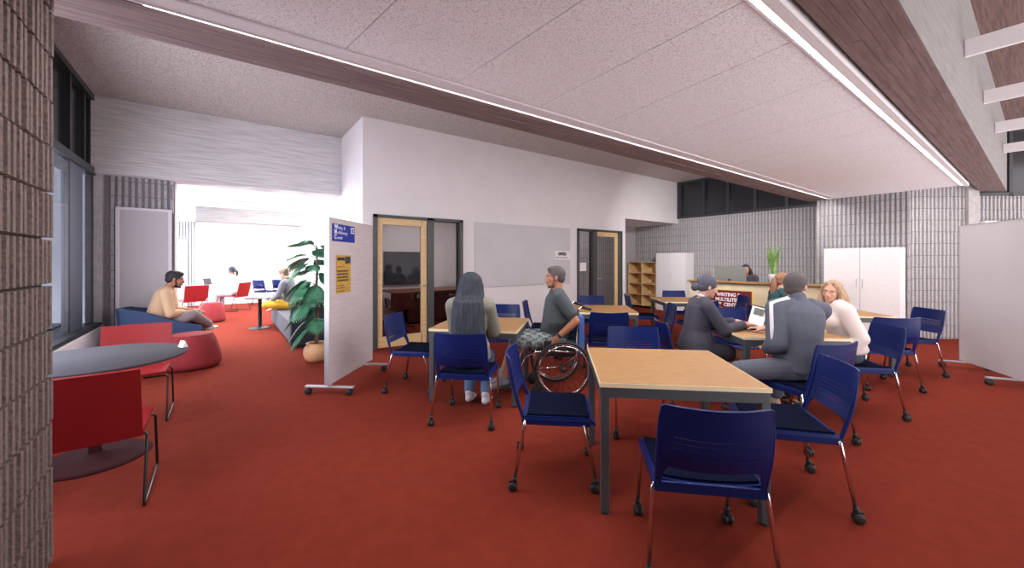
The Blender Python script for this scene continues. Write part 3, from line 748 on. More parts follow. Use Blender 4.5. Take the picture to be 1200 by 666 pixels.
# ---- ottomans
def ottoman(x, y, label, k=1.0):
    e = empty('ottoman', (x,y,0)); e.scale = (k,k,1); tag(e, label, 'ottoman', 'round red felt ottomans')
    m = MB(); m.lathe([(0,0.012),(0.31,0.012),(0.335,0.05),(0.34,0.10),(0.325,0.20),(0.295,0.32),(0.265,0.405),(0.25,0.43),(0.24,0.438)], 48)
    m.build('body', M_redf, e)
    m = MB(); m.lathe([(0.24,0.436),(0.243,0.446),(0.22,0.456),(0.12,0.462),(0,0.463)], 48); m.build('cushion_top', M_redf, e)
    m = MB(); m.lathe([(0,0),(0.28,0),(0.28,0.013),(0,0.013)], 32); m.build('base', M_black, e)
    m = MB(); m.box(0.05,0.09,-0.262,-0.258,0.385,0.41) ; 
    return e
ottoman(-0.36, 6.93, 'red round ottoman nearest the camera, beside the blue lounge seat')
ottoman(*W(-7.17,9.35)[:2], 'smaller-looking red round ottoman farther back beyond the man with the laptop', 0.85)
m = MB(); m.box(-0.02,0.02,-0.002,0.002,-0.015,0.015)
# ---- blue lounge seat with swept back
M_denim = mat('blue_upholstery', (0.018,0.030,0.075), 0.9, var=0.15, scale=220, bump=0.3)
M_denim2 = mat('mid_blue_upholstery', (0.045,0.075,0.17), 0.9, var=0.12, scale=220, bump=0.3)
def lounge(loc, rz, label):
    e = empty('lounge_seat', loc, rz); tag(e, label, 'lounge seat')
    # faces +Y ; plan 1.1 wide (x) x 1.15 deep (y)
    K = Matrix.Diagonal((0.58,0.80,1,1))
    m = MB(); m.prism([(-0.42,-0.45),(0.42,-0.45),(0.5,0.3),(0.42,0.55),(-0.42,0.55),(-0.5,0.3)], 0.05, 0.40, 0, K); m.build('seat', M_denim, e, bevel=0.04, seg=3)
    pts = [(0.50,0.50,0.50),(0.56,0.15,0.60),(0.55,-0.25,0.74),(0.42,-0.55,0.79),(0.0,-0.64,0.79),(-0.42,-0.55,0.79),(-0.55,-0.25,0.74),(-0.56,0.15,0.60),(-0.50,0.50,0.50)]
    def P(u, v):
        t = u*(len(pts)-1); i = min(int(t), len(pts)-2); k = t-i
        x = pts[i][0]*(1-k)+pts[i+1][0]*k; y = pts[i][1]*(1-k)+pts[i+1][1]*k; z = pts[i][2]*(1-k)+pts[i+1][2]*k
        s_ = 0.90+0.10*v
        return V((x*s_*0.58, y*s_*0.80, 0.04+v*(z-0.04)))
    bk = sheet(P, 32, 8, 0.07); o = bk.build('wrap_back', M_denim2, e); fix_normals(o); sharp(o)
    for a in ((-0.2,-0.32),(0.2,-0.32),(0.2,0.36),(-0.2,0.36)):
        m = MB(); m.tube([(a[0],a[1],0.06),(a[0],a[1],0)], 0.02, 10); m.build('foot', M_black, e)
    return e
lounge((-0.66,7.63,0), -PI/2, 'blue lounge seat with a wraparound back the man in the tan top sits in')
# ---- dark bench sofa along the meeting-room wall
M_sofa = mat('charcoal_upholstery', (0.085,0.085,0.105), 0.85, var=0.08, scale=200, bump=0.2)
M_sofad = mat('black_blue_upholstery', (0.016,0.018,0.032), 0.85, var=0.1, scale=200)
e = empty('bench_sofa', (1.34, 9.1, 0)); tag(e, 'charcoal upholstered bench sofa behind the potted plant', 'sofa')
m = MB(); m.box(-0.44,0.42,-1.55,1.65,0.06,0.42); m.build('seat', M_sofa, e, bevel=0.02)
m = MB(); m.box(-0.40,0.40,-1.5,1.6,0.0,0.06); m.build('plinth', M_black, e)
m = MB(); m.box(0.24,0.43,-1.55,1.65,0.42,0.78); m.build('backrest', M_sofad, e, bevel=0.02)
m = MB(); m.box(-0.44,0.42,-1.70,-1.55,0.02,0.69); m.build('end_panel', M_sofad, e, bevel=0.015)
m = MB(); m.box(-0.44,-0.18,1.2,1.65,0.42,0.60); m.build('bolster', M_sofad, e, bevel=0.03)
# ---- conference room furniture behind door 1
e = empty('wall_television', (3.62, 9.585, 0)); tag(e, 'dark wall screen seen through the left glazed door', 'television')
m = MB(); m.box(-0.45,0.45,-0.05,0,0.89,1.66); m.build('screen', mat('tv_screen', (0.06,0.063,0.08), 0.8, spec=0.05), e, bevel=0.005)
m = MB(); m.box(-0.47,0.47,-0.045,0.005,0.87,1.68); m.build('bezel', M_black, e)
m = MB(); m.box(4.2,4.74,9.56,9.6,0.73,1.85); tag(m.build('mounted_whiteboard', M_cab, bevel=0.004), 'pale wall board inside the meeting room beside the dark screen', 'whiteboard')
e = empty('meeting_table', (4.15,8.95,0)); tag(e, 'brown meeting table seen through the left glazed door', 'table')
M_brown = mat('brown_wood', (0.22,0.09,0.045), 0.45, scale=5, col2=(0.16,0.06,0.03), stretch=(2,12,1))
m = MB(); m.box(-1.1,1.1,-0.5,0.5,0.72,0.76); m.build('tabletop', M_brown, e, bevel=0.004)
m = MB(); m.box(-1.0,1.0,-0.30,-0.28,0.05,0.72); m.build('modesty_panel', mat('maroon_panel', (0.10,0.025,0.02), 0.6), e)
for a in (-1,1):
    m = MB(); m.box(a*0.8-0.04,a*0.8+0.04,-0.3,0.3,0.0,0.72); m.build('leg', M_gsteel, e)
e = empty('conference_chair', (2.97,8.0,0), math.radians(-10)); tag(e, 'brown conference chair seen through the glass of the left door', 'chair')
M_brc = mat('brown_leather', (0.16,0.045,0.03), 0.6)
m = MB(); m.box(-0.24,0.24,-0.23,0.23,0.44,0.50); m.build('seat', M_brc, e, bevel=0.02)
def Bc(u, v): return V(((u-0.5)*0.46, -0.24-0.06*v-0.03*math.sin(PI*u), 0.50+v*0.31))
o = sheet(Bc, 10, 8, 0.03).build('backrest', M_brc, e); fix_normals(o); sharp(o)
for a in (-1,1):
    m = MB(); m.tube([(a*0.25,-0.22,0.66),(a*0.28,0.0,0.68),(a*0.27,0.16,0.66),(a*0.24,0.16,0.47)], 0.014, 8); m.build('armrest', M_black, e)
m = MB(); m.tube([(0,0,0.44),(0,0,0.1)], 0.025, 12)
for k in range(5): a = 2*PI*k/5; m.tube([(0,0,0.1),(0.28*math.cos(a),0.28*math.sin(a),0.06)], 0.016, 8); m.ell((0.28*math.cos(a),0.28*math.sin(a),0.03),(0.022,0.022,0.03),10,8)
m.build('pedestal', M_black, e)
# room behind door 2
ribwall('wall_meeting_ribbed', (8.30,6.62), (8.30,9.6), 0, 2.7, [M_block, M_mortar], thick=0.02, side=1, dep=0.015)
ribwall('wall_meeting_rib_back', (5.65,9.58), (8.30,9.58), 0, 2.7, [M_block, M_mortar], thick=0.02, side=-1, dep=0.015)
m = MB(); m.box(6.2,9.0,9.50,9.55,1.50,1.56)
m = MB(); m.box(-0.5,0.5,-0.03,0.03,-0.03,0.03); o = m.build('coat_rail', M_black, loc=(7.85,9.5,1.62)); tag(o, 'black rail on the ribbed wall seen through the right glazed door', 'rail')
m = MB(); m.box(-0.13,0.13,-0.002,0.002,-0.10,0.10); o = m.build('notice', M_cab, loc=(6.88,6.535,1.31)); tag(o, 'white paper notice behind the side glass of the right-hand door', 'notice')
# small spotlight in the rear lounge
e = empty('spotlight', (*W(-6.6,10.6)[:2], 3.0)); tag(e, 'small white spotlight hanging from the rear lounge ceiling', 'spotlight')
m = MB(); m.tube([(0,0,0.6),(0,0,0.05)], 0.008, 8); m.build('stem', M_cab, e)
m = MB(); m.tube([(0.05,0,0.08),(-0.10,0,-0.16)], [0.045,0.06], 16); m.build('head', M_cab, e)
# ================================================================ PEOPLE
M_skin1 = mat('skin_light', srgb(208,160,138), 0.55, var=0.04, scale=30)
M_skin2 = mat('skin_tan', srgb(176,118,90), 0.55, var=0.04, scale=30)
M_skin3 = mat('skin_brown', srgb(120,78,60), 0.55, var=0.04, scale=30)
M_eyew = mat('eye_white', (0.75,0.74,0.73), 0.3); M_iris = mat('iris_brown', (0.05,0.025,0.015), 0.2)
M_lips = mat('lips', srgb(170,84,80), 0.5); M_teeth = mat('teeth', (0.85,0.83,0.8), 0.4)
def rm(o, vox, smooth=2, dec=None):
    r = o.modifiers.new('r', 'REMESH'); r.mode = 'VOXEL'; r.voxel_size = vox; r.use_smooth_shade = True
    if smooth:
        s = o.modifiers.new('s', 'SMOOTH'); s.factor = 0.5; s.iterations = smooth
    mats = list(o.data.materials)
    bake(o)
    o.data.materials.clear()
    for m_ in mats: o.data.materials.append(m_)
    o.data.polygons.foreach_set('use_smooth', [True]*len(o.data.polygons)); o.data.update()
    return o
def ik(a, c, l1, l2, pole):
    a = V(a); c = V(c); d = c-a; L = min(d.length, (l1+l2)*0.995); t = d.normalized()
    x = (l1*l1-l2*l2+L*L)/(2*L); h = math.sqrt(max(0, l1*l1-x*x))
    p = V(pole); p = (p - t*p.dot(t)).normalized()
    return a+t*x+p*h, a+t*L
def lerp(a, b, t): return V(a)*(1-t)+V(b)*t
def ringloft(mb, rings, n=20, pw=2.4):      # rings: (center, xaxis, yaxis, rx, ry); closed loft
    vs = []; fs = []
    for c, ax, ay, rx, ry in rings:
        for k in range(n):
            an = 2*PI*k/n; ca, sa = math.cos(an), math.sin(an)
            # slightly squared section
            q = (abs(ca)**pw+abs(sa)**pw)**(-1/pw)
            vs.append(V(c)+V(ax)*ca*q*rx+V(ay)*sa*q*ry)
    for i in range(len(rings)-1):
        for k in range(n):
            a = i*n+k; b2 = i*n+(k+1)%n; fs.append((a,b2,b2+n,a+n))
    i0 = len(vs); vs.append(V(rings[0][0])); i1 = len(vs); vs.append(V(rings[-1][0])); o = (len(rings)-1)*n
    for k in range(n): fs.append((i0,(k+1)%n,k)); fs.append((i1,o+k,o+(k+1)%n))
    mb.add(vs, fs, 0, True)
def limb(mb, pts, rs):
    for i in range(len(pts)-1): mb.cap(pts[i], pts[i+1], rs[i], rs[i+1])
def upper_leg(mb, h, k, r0, r1): limb(mb, [h, lerp(h,k,0.45), k], [r0, (r0+r1)/2*1.03, r1])
def lower_leg(mb, k, a, r0, r1, back):
    c = lerp(k,a,0.32)+V(back)*0.012; limb(mb, [k, c, lerp(k,a,0.7), a], [r0, r0*1.02, (r0+r1)/2*0.92, r1])
def hand(mb, w, d, n, side, curl=0.5, spread=1.0, s=1.0):
    # w wrist, d direction to fingers, n palm normal (palm faces n), side +1 right hand / -1 left hand
    w = V(w); d = V(d).normalized(); n = (V(n)-d*V(n).dot(d)).normalized(); x = d.cross(n)*side   # x points to the thumb side
    P = lambda a, b, c: w + x*a*s + d*b*s + n*c*s
    mb.cap(w, P(0,0.03,0), 0.026*s, 0.027*s)
    for a in (-0.029,-0.01,0.01,0.029): mb.cap(P(a*0.6,0.02,0), P(a,0.083,0), 0.0145*s, 0.0125*s)
    for a, L, f0 in ((0.0315,0.066,0.0), (0.0105,0.075,0.004), (-0.0105,0.070,0.002), (-0.031,0.055,-0.006)):
        base = P(a, 0.085+f0, 0.0); c = curl; dirv = d; pos = base
        sp = x*(a*1.6*spread)
        for j, (frac, r0, r1) in enumerate(((0.42,0.0093,0.0085),(0.32,0.0085,0.0078),(0.26,0.0078,0.007))):
            ang = c*(0.35+0.5*j)
            dv = (d*math.cos(ang)+n*math.sin(ang)+sp*0.12/max(abs(a),0.01)*0.3).normalized()
            q = pos+dv*L*frac*s; mb.cap(pos, q, r0*s, r1*s, 10); pos = q
    t0 = P(0.022,0.022,0.006); t1 = P(0.047,0.052,0.016); t2 = P(0.055,0.080,0.026+0.01*curl); t3 = P(0.054,0.098,0.032+0.014*curl)
    mb.cap(t0,t1,0.0145*s,0.012*s,10); mb.cap(t1,t2,0.0115*s,0.0095*s,10); mb.cap(t2,t3,0.0095*s,0.008*s,10)
def shoe(mb, ankle, fdir, L=0.27, up=V((0,0,1)), s=1.0):
    f = V(fdir).normalized(); up = (V(up)-f*V(up).dot(f)).normalized(); a = V(ankle); x = f.cross(up)
    z0 = a-up*0.062*s
    R = Matrix((x,f,up)).transposed()
    mb.ell(z0+f*0.00+up*0.012, (0.038*s,0.055*s,0.040*s), 16, 10, 0, R)
    mb.ell(z0+f*0.075*s-up*0.004, (0.043*s,0.085*s,0.034*s), 16, 10, 0, R)
    mb.ell(z0+f*0.13*s-up*0.010, (0.045*s,0.062*s,0.026*s), 16, 10, 0, R)
    mb.cap(a+up*0.02, z0+f*0.02+up*0.02, 0.042*s, 0.043*s)
def person(loc, rz, label, P, skin, group=None):
    """seated figure in its own frame: origin on the floor under the pelvis, facing +Y"""
    root = empty('person', loc, rz); tag(root, label, 'person', group)
    s = P.get('s', 1.0); hz = P.get('hip', 0.53); vox = P.get('vox', 0.007); fem = P.get('fem', 0)
    hip = V((0,0,hz)); lean = math.radians(P.get('lean', 5)); tw = math.radians(P.get('twist', 0)); sl = math.radians(P.get('side', 0)); curve = P.get('curve', 0.25)
    RT = Matrix.Rotation(tw,3,'Z') @ Matrix.Rotation(sl,3,'Y') @ Matrix.Rotation(-lean,3,'X')
    RL = Matrix.Rotation(tw*0.3,3,'Z') @ Matrix.Rotation(sl*0.5,3,'Y') @ Matrix.Rotation(-lean*(0.5-curve),3,'X')
    w = (0.92 if fem else 1.0)*s; bulk = P.get('bulk', 1.0)
    waist = hip + RL @ V((0,0,0.20*s)); chest = waist + RT @ V((0,0,0.17*s)); nb = chest + RT @ V((0,-0.01,0.155*s)); sh = chest + RT @ V((0,-0.005,0.105*s))
    X1, Y1 = RT @ V((1,0,0)), RT @ V((0,1,0)); X0, Y0 = RL @ V((1,0,0)), RL @ V((0,1,0)); Xm = (X0+X1).normalized(); Ym = (Y0+Y1).normalized()
    hx = (0.165 if fem else 0.155)*s; wx = (0.118 if fem else 0.142)*s*bulk; cx = (0.145 if fem else 0.168)*s; shx = (0.165 if fem else 0.192)*s
    def torso(mb, g=0.0, z0=-0.02, collar=True, flare=0.0):
        rings = [(hip+RL@V((0,0,z0)), X0, Y0, hx*0.80+g+flare, 0.105*s+g+flare), (hip+RL@V((0,0,z0+0.03)), X0, Y0, hx+g+flare, 0.125*s+g+flare), (hip+RL@V((0,0,0.10*s)), X0, Y0, hx*0.96+g+flare*0.6, (0.118*bulk)*s+g+flare*0.5),
                 (waist, Xm, Ym, wx+g, 0.100*s*bulk+g), (lerp(waist,chest,0.55), Xm, Ym, (wx+cx)/2+g, 0.108*s*bulk**0.5+g), (chest+X1*0, X1, Y1, cx+g, 0.115*s+g),
                 (lerp(chest,sh,0.6), X1, Y1, cx*0.98+g, 0.108*s+g), (sh, X1, Y1, shx*0.80+g, 0.082*s+g), (sh+RT@V((0,0,0.035*s)), X1, Y1, shx*0.52+g, 0.062*s+g), (nb, X1, Y1, 0.052*s+g*0.6, 0.055*s+g*0.6)]
        ringloft(mb, rings)
        if fem:
            for a in (-1,1): mb.ell(chest + RT@V((a*0.068*s,0.085*s,0.0)), (0.062*s+g,0.055*s+g,0.062*s+g), 14, 9)
        for a in (-1,1): mb.cap(sh+RT@V((a*shx*0.5,0,0.012)), sh+RT@V((a*shx*0.97,0,-0.008)), 0.055*s+g, 0.052*s+g)
    SHL = {a: sh + RT@V((a*shx,0,-0.012)) for a in (-1,1)}
    HIP = {a: hip + RL@V((a*0.085*s,0.0,-0.005)) for a in (-1,1)}
    arms = {}; legs = {}
    for a, key in ((-1,'L'),(1,'R')):
        A = P.get('arm'+key, dict(w=(a*0.2,0.25,hz+0.12), pole=(a*0.6,-0.3,-1)))
        el, wr = ik(SHL[a], V(A['w']), 0.285*s, 0.245*s, A.get('pole', (a*0.5,-0.4,-1))); arms[a] = (SHL[a], el, wr, A)
        G = P.get('leg'+key, dict(a=(a*0.1,0.45,0.09)))
        kn, an = ik(HIP[a], V(G['a']), 0.43*s, 0.41*s, G.get('pole', (0,0.5,1))); legs[a] = (HIP[a], kn, an, G)
    # neck and head
    hl = V(P.get('headoff', (0,0.035,0.130))); hc = nb + RT@(hl*s)
    yaw, pit, rol = [math.radians(q) for q in P.get('head', (0,0,0))]
    RH = Matrix.Rotation(yaw,3,'Z') @ Matrix.Rotation(-pit,3,'X') @ Matrix.Rotation(rol,3,'Y'); RH = (Matrix.Rotation(tw*0.0,3,'Z')) @ RH
    hs = s*(0.97 if fem else 1.0)
    H = lambda x, y, z: hc + RH@(V((x,y,z))*hs)
    b = MB(); torso(b, 0.0)
    b.cap(nb-RT@V((0,0,0.02)), H(0,-0.022,-0.055), 0.056*s if not fem else 0.049*s, 0.053*hs if not fem else 0.046*hs)
    b.ell(H(0,-0.014,0.028), (0.073*hs,0.092*hs,0.086*hs), 24, 16, 0, RH)
    b.ell(H(0,0.020,-0.034), (0.057*hs,0.063*hs,0.070*hs), 20, 14, 0, RH)
    jw = 0.044 if fem else 0.050
    b.ell(H(0,0.038,-0.072), (jw*hs,0.044*hs,0.036*hs), 18, 12, 0, RH)
    b.ell(H(0,0.066,-0.090), (0.020*hs,0.018*hs,0.018*hs), 12, 8, 0, RH)
    for a in (-1,1):
        b.ell(H(a*0.036,0.052,-0.022), (0.024*hs,0.026*hs,0.024*hs), 12, 8, 0, RH)
        b.ell(H(a*0.0745,-0.004,-0.006), (0.0085*hs,0.017*hs,0.029*hs), 12, 10, 0, RH @ Matrix.Rotation(a*0.25,3,'Z'))
        b.cap(H(a*0.010,0.074,0.026), H(a*0.036,0.068,0.026), 0.011*hs, 0.009*hs, 10)
        b.ell(H(a*0.010,0.090,-0.033), (0.008*hs,0.010*hs,0.007*hs), 10, 8, 0, RH)
    b.cap(H(0,0.079,0.012), H(0,0.099,-0.026), 0.0085*hs, 0.0115*hs, 12)
    b.ell(H(0,0.076,-0.058), (0.021*hs,0.012*hs,0.013*hs), 12, 8, 0, RH)
    for a in (-1,1):
        S_, E_, Wr, A = arms[a]
        limb(b, [S_, lerp(S_,E_,0.4), E_], [0.052*s, 0.046*s*(0.9 if fem else 1.0), 0.037*s]); limb(b, [E_, lerp(E_,Wr,0.3), Wr], [0.038*s, 0.040*s*(0.9 if fem else 1), 0.0255*s])
        dv = V(A.get('d', tuple((Wr-E_).normalized()))); hand(b, Wr, dv, A.get('n', (0,0,-1)), a, A.get('curl', 0.5), s=(0.92 if fem else 1.0)*s)
        S2, K, An, G = legs[a]
        lf = 1.05 if fem else 1.0
        upper_leg(b, S2, K, 0.083*s*lf, 0.056*s); lower_leg(b, K, An, 0.054*s, 0.036*s, (0,-1,0))
        shoe(b, An, G.get('f', (0,1,0)), s=0.9, up=G.get('up', (0,0,1)))
    body = rm(b.build('body', skin, root), vox, 2)
    # face details
    for a in (-1,1):
        m = MB(); m.ell(H(a*0.0305,0.0705,0.002), (0.0112*hs,0.0090*hs,0.0040*hs), 12, 8, 0, RH); e = m.build('eye', M_eyew, root)
        m = MB(); m.ell(H(a*0.0305,0.0762,0.002), (0.0056*hs,0.0042*hs,0.0050*hs), 10, 6, 0, RH); m.build('iris', M_iris, e)
    if P.get('face', True):
        for a in (-1,1):
            m = MB(); m.tube([H(a*0.014,0.0875,0.0235), H(a*0.030,0.0850,0.0275), H(a*0.045,0.0725,0.0215)], [0.003*hs,0.0034*hs,0.0015*hs], 8)
            m.build('eyebrow', P['hairmat'], root)
        m = MB(); m.ell(H(0,0.0868,-0.0555), (0.022*hs,0.0050*hs,0.0036*hs), 14, 8, 0, RH); m.ell(H(0,0.0862,-0.0630), (0.018*hs,0.006*hs,0.005*hs), 14, 8, 0, RH); lp = m.build('lips', M_lips, root)
        if P.get('smile'):
            m = MB(); m.ell(H(0,0.0905,-0.0590), (0.016*hs,0.003*hs,0.0038*hs), 12, 6, 0, RH); m.build('teeth', M_teeth, lp)
    C = dict(root=root, H=H, RH=RH, hs=hs, torso=torso, arms=arms, legs=legs, nb=nb, sh=sh, chest=chest, waist=waist, hip=hip, RT=RT, RL=RL, s=s, vox=vox, fem=fem, HIP=HIP, shx=shx)
    return C
def hair_short(C, m_, top=1.0):
    b = MB(); H, RH, hs = C['H'], C['RH'], C['hs']
    b.ell(H(0,-0.022,0.038), (0.0795*hs,0.096*hs,0.088*hs*top), 24, 16, 0, RH)
    b.ell(H(0,-0.052,-0.012), (0.066*hs,0.058*hs,0.056*hs), 20, 12, 0, RH)
    b.ell(H(0,0.020,0.085), (0.058*hs,0.058*hs,0.036*hs), 16, 10, 0, RH)
    for a in (-1,1): b.cap(H(a*0.070,0.018,0.03), H(a*0.0715,0.014,-0.004), 0.009*hs, 0.006*hs, 8)
    rm(b.build('hair', m_, C['root']), 0.006, 1)
def beard(C, m_):
    b = MB(); H, RH, hs = C['H'], C['RH'], C['hs']
    b.ell(H(0,0.034,-0.082), (0.050*hs,0.046*hs,0.032*hs), 18, 12, 0, RH); b.ell(H(0,0.064,-0.094), (0.024*hs,0.020*hs,0.019*hs), 12, 8, 0, RH)
    for a in (-1,1): b.cap(H(a*0.056,0.018,-0.03), H(a*0.047,0.030,-0.078), 0.010*hs, 0.014*hs, 8); b.cap(H(a*0.022,0.0785,-0.060), H(a*0.004,0.087,-0.047), 0.005, 0.005, 8)
    rm(b.build('beard', m_, C['root']), 0.005, 1)
def long_hair(C, m_, pts, w=0.075, back=True):
    b = MB(); H, RH, hs = C['H'], C['RH'], C['hs']
    b.ell(H(0,-0.030,0.038), (0.083*hs,0.094*hs,0.088*hs), 24, 16, 0, RH)
    b.ell(H(0,-0.055,-0.02), (0.076*hs,0.056*hs,0.070*hs), 20, 12, 0, RH)
    for ch in pts: limb(b, [V(p) for p, r in ch], [r for p, r in ch])
    return rm(b.build('hair', m_, C['root']), 0.007, 2)
def top(C, m_, sleeve='long', g=0.012, z0=0.0, name='shirt', flare=0.0, collar=0.0, loose=0.0, cuff=0.05):
    b = MB(); C['torso'](b, g, z0=z0, flare=flare); s = C['s']; f = 0.9 if C['fem'] else 1.0
    for a in (-1,1):
        S_, E_, Wr, A = C['arms'][a]
        if sleeve == 'short':
            q = lerp(S_,E_,0.68); limb(b, [S_, q], [0.056*s+g, 0.052*s+g])
        elif sleeve == 'long':
            q = lerp(E_,Wr,1-cuff/0.245)
            limb(b, [S_, lerp(S_,E_,0.4), E_], [0.054*s+g, 0.047*s*f+g+loose*0.5, 0.040*s+g+loose]); limb(b, [E_, lerp(E_,Wr,0.35), q], [0.040*s+g+loose, 0.039*s*f+g+loose*0.6, 0.029*s+g+loose*0.2])
    if collar: b.cap(C['nb']-C['RT']@V((0,0,0.02)), C['nb']+C['RT']@V((0,0,collar)), 0.062*s+g*0.6, 0.062*s)
    return rm(b.build(name, m_, C['root']), max(C['vox'],0.008), 3)
def trousers(C, m_, g=0.012, to='ankle', name='trousers'):
    b = MB(); s = C['s']; lf = 1.05 if C['fem'] else 1.0
    rl = C['RL']; b.ell(C['hip']+rl@V((0,-0.005,0.02)), (0.165*s+g,0.125*s+g,0.10*s+g), 20, 14)
    for a in (-1,1):
        S2, K, An, G = C['legs'][a]
        if to == 'ankle': upper_leg(b, S2, K, 0.083*s*lf+g, 0.056*s+g); q = lerp(K,An,0.90); limb(b, [K, lerp(K,An,0.4), q], [0.056*s+g, 0.054*s+g, 0.046*s+g])
        elif to == 'above_knee': q = lerp(S2,K,0.66); limb(b, [S2, q], [0.090*s+g, 0.080*s+g])
        elif to == 'knee': q = lerp(S2,K,0.97); limb(b, [S2, q], [0.088*s+g, 0.074*s+g]); b.cap(q, lerp(K,An,0.04), 0.070*s+g, 0.066*s+g)
    return rm(b.build(name, m_, C['root']), max(C['vox'],0.008), 3)
def shoes(C, m_, sole=None, s=1.0):
    for a in (-1,1):
        S2, K, An, G = C['legs'][a]
        b = MB(); shoe(b, An-V((0,0,0.0)), G.get('f',(0,1,0)), s=s*1.02, up=G.get('up',(0,0,1))); o = rm(b.build('shoe', m_, C['root']), 0.007, 1)
def seatpos(i, off=0.0):
    r, f, h, _ = CH[i]; p = W(r, f); a = math.radians(h)-AN; return p + V((math.cos(a), math.sin(a), 0))*off, HD(h)
M_hij = mat('grey_scarf', srgb(70,74,82), 0.9, scale=9, col2=srgb(52,56,64), stretch=(5,5,0.6), detail=6, bump=0.5, spec=0.12)
M_olive = mat('olive_grey_knit', srgb(124,124,112), 0.9, var=0.1, scale=60, bump=0.2)
M_jean = mat('blue_denim', srgb(88,116,150), 0.9, var=0.1, scale=120)
M_wshoe = mat('white_sneaker', (0.62,0.62,0.64), 0.6)
M_suit = mat('charcoal_suit', srgb(68,68,82), 0.85, var=0.08, scale=100)
M_suitd = mat('dark_skirt', srgb(50,48,60), 0.85, var=0.08, scale=100)
M_hat = mat('slate_cap', srgb(84,84,98), 0.85, var=0.06, scale=80)
M_track = mat('grey_tracksuit', srgb(86,90,104), 0.85, var=0.06, scale=80)
M_stripe = mat('white_stripe', (0.78,0.78,0.80), 0.7)
M_hairg = mat('dark_grey_hair', srgb(84,77,78), 0.9, var=0.3, scale=160, bump=0.4)
M_hairk = mat('black_hair', srgb(38,36,42), 0.6, var=0.3, scale=120, bump=0.3)
M_hairb = mat('blonde_hair', srgb(196,166,134), 0.6, scale=14, col2=srgb(146,112,86), stretch=(6,6,0.7), bump=0.4)
M_hairr = mat('auburn_hair', srgb(178,128,98), 0.6, scale=14, col2=srgb(122,84,64), stretch=(6,6,0.7), bump=0.4)
M_hairbr = mat('brown_hair', srgb(110,84,66), 0.7, var=0.25, scale=120, bump=0.3)
M_tee = mat('dark_teal_tshirt', srgb(70,78,82), 0.9, var=0.06, scale=60)
M_sweater = mat('cream_sweater', srgb(226,216,212), 0.9, var=0.04, scale=90, bump=0.25)
M_slack = mat('slate_trousers', srgb(70,80,94), 0.85, var=0.06, scale=90)
M_teal = mat('teal_top', srgb(46,84,90), 0.85, var=0.06, scale=90)
M_tan = mat('tan_top', srgb(214,178,142), 0.85, var=0.03, scale=60)
M_pants = mat('taupe_trousers', srgb(140,124,124), 0.85, var=0.06, scale=60)
M_must = mat('mustard_trousers', srgb(206,160,40), 0.85, var=0.08, scale=40)
M_gsw = mat('grey_sweatshirt', srgb(110,110,116), 0.9, var=0.08, scale=60)
M_wtop = mat('white_shirt', (0.80,0.77,0.78), 0.8)
M_lav = mat('pale_trousers', srgb(190,180,190), 0.8)
def plaid():
    m = mat('plaid_fabric', (0.05,0.065,0.08), 0.9, scale=40, col2=(0.40,0.45,0.45), stretch=(1,1,1), detail=1, ramp=(0.30,0.60)); nt = m.node_tree; b_ = nt.nodes['Principled BSDF']; ck = nt.nodes.new('ShaderNodeTexChecker'); ck.inputs['Scale'].default_value = 17
    ck.inputs['Color1'].default_value = (0.35,0.40,0.42,1); ck.inputs['Color2'].default_value = (0.05,0.065,0.08,1); nt.links.new([n for n in nt.nodes if n.type == 'MAPPING'][0].outputs['Vector'], ck.inputs['Vector'])
    mx = nt.nodes.new('ShaderNodeMix'); mx.data_type = 'RGBA'; mx.inputs[0].default_value = 0.5; nt.links.new(ck.outputs['Color'], mx.inputs[6]); nt.links.new([n for n in nt.nodes if n.type == 'VALTORGB'][0].outputs['Color'], mx.inputs[7]); nt.links.new(mx.outputs[2], b_.inputs['Base Color'])
    return m
M_plaid = plaid()
# ---- 1 woman with the long grey head covering (back to us)
p, h = seatpos(4, 0.02)
C = person(tuple(p), h, 'person with back to us in a long grey head covering and olive top', dict(fem=1, hip=0.56, lean=2, s=1.0, head=(0,4,0), vox=0.007, hairmat=M_hairk,
    armL=dict(w=(-0.10,0.38,0.80), pole=(-0.35,-0.2,-1)), armR=dict(w=(0.12,0.38,0.80), pole=(0.35,-0.2,-1)), legL=dict(a=(-0.09,0.30,0.10)), legR=dict(a=(0.09,0.26,0.10))), M_skin1)
top(C, M_olive, 'long', 0.026, z0=-0.06, name='sweater', loose=0.012); trousers(C, M_jean, 0.008); shoes(C, M_wshoe)
b = MB(); H, RH, hs, RT = C['H'], C['RH'], C['hs'], C['RT']
b.ell(H(0,-0.018,0.030), (0.116*hs,0.120*hs,0.108*hs), 24, 16, 0, RH); b.ell(H(0,-0.02,-0.05), (0.124*hs,0.110*hs,0.10*hs), 20, 12, 0, RH)
c0 = C['sh']; 
ringloft(b, [(H(0,-0.02,0.02), RT@V((1,0,0)), RT@V((0,1,0)), 0.122,0.112), (H(0,-0.03,-0.09), RT@V((1,0,0)), RT@V((0,1,0)), 0.135,0.11), (c0+RT@V((0,-0.05,0.03)), RT@V((1,0,0)), RT@V((0,1,0)), 0.150,0.115),
             (c0+RT@V((0,-0.075,-0.10)), RT@V((1,0,0)), RT@V((0,1,0)), 0.160,0.100), (c0+RT@V((0.004,-0.085,-0.25)), RT@V((1,0,0)), RT@V((0,1,0)), 0.165,0.085), (c0+RT@V((0.008,-0.085,-0.36)), RT@V((1,0,0)), RT@V((0,1,0)), 0.145,0.065), (c0+RT@V((0.01,-0.085,-0.40)), RT@V((1,0,0)), RT@V((0,1,0)), 0.10,0.035)], 24, 2.0)
for k in range(7): x = -0.135+k*0.045; b.cap(H(x*0.4,-0.105+abs(x)*0.2,-0.03), c0+RT@V((x,-0.155+abs(x)*0.3,-0.37-0.02*((k*7)%3))), 0.010, 0.020, 8)
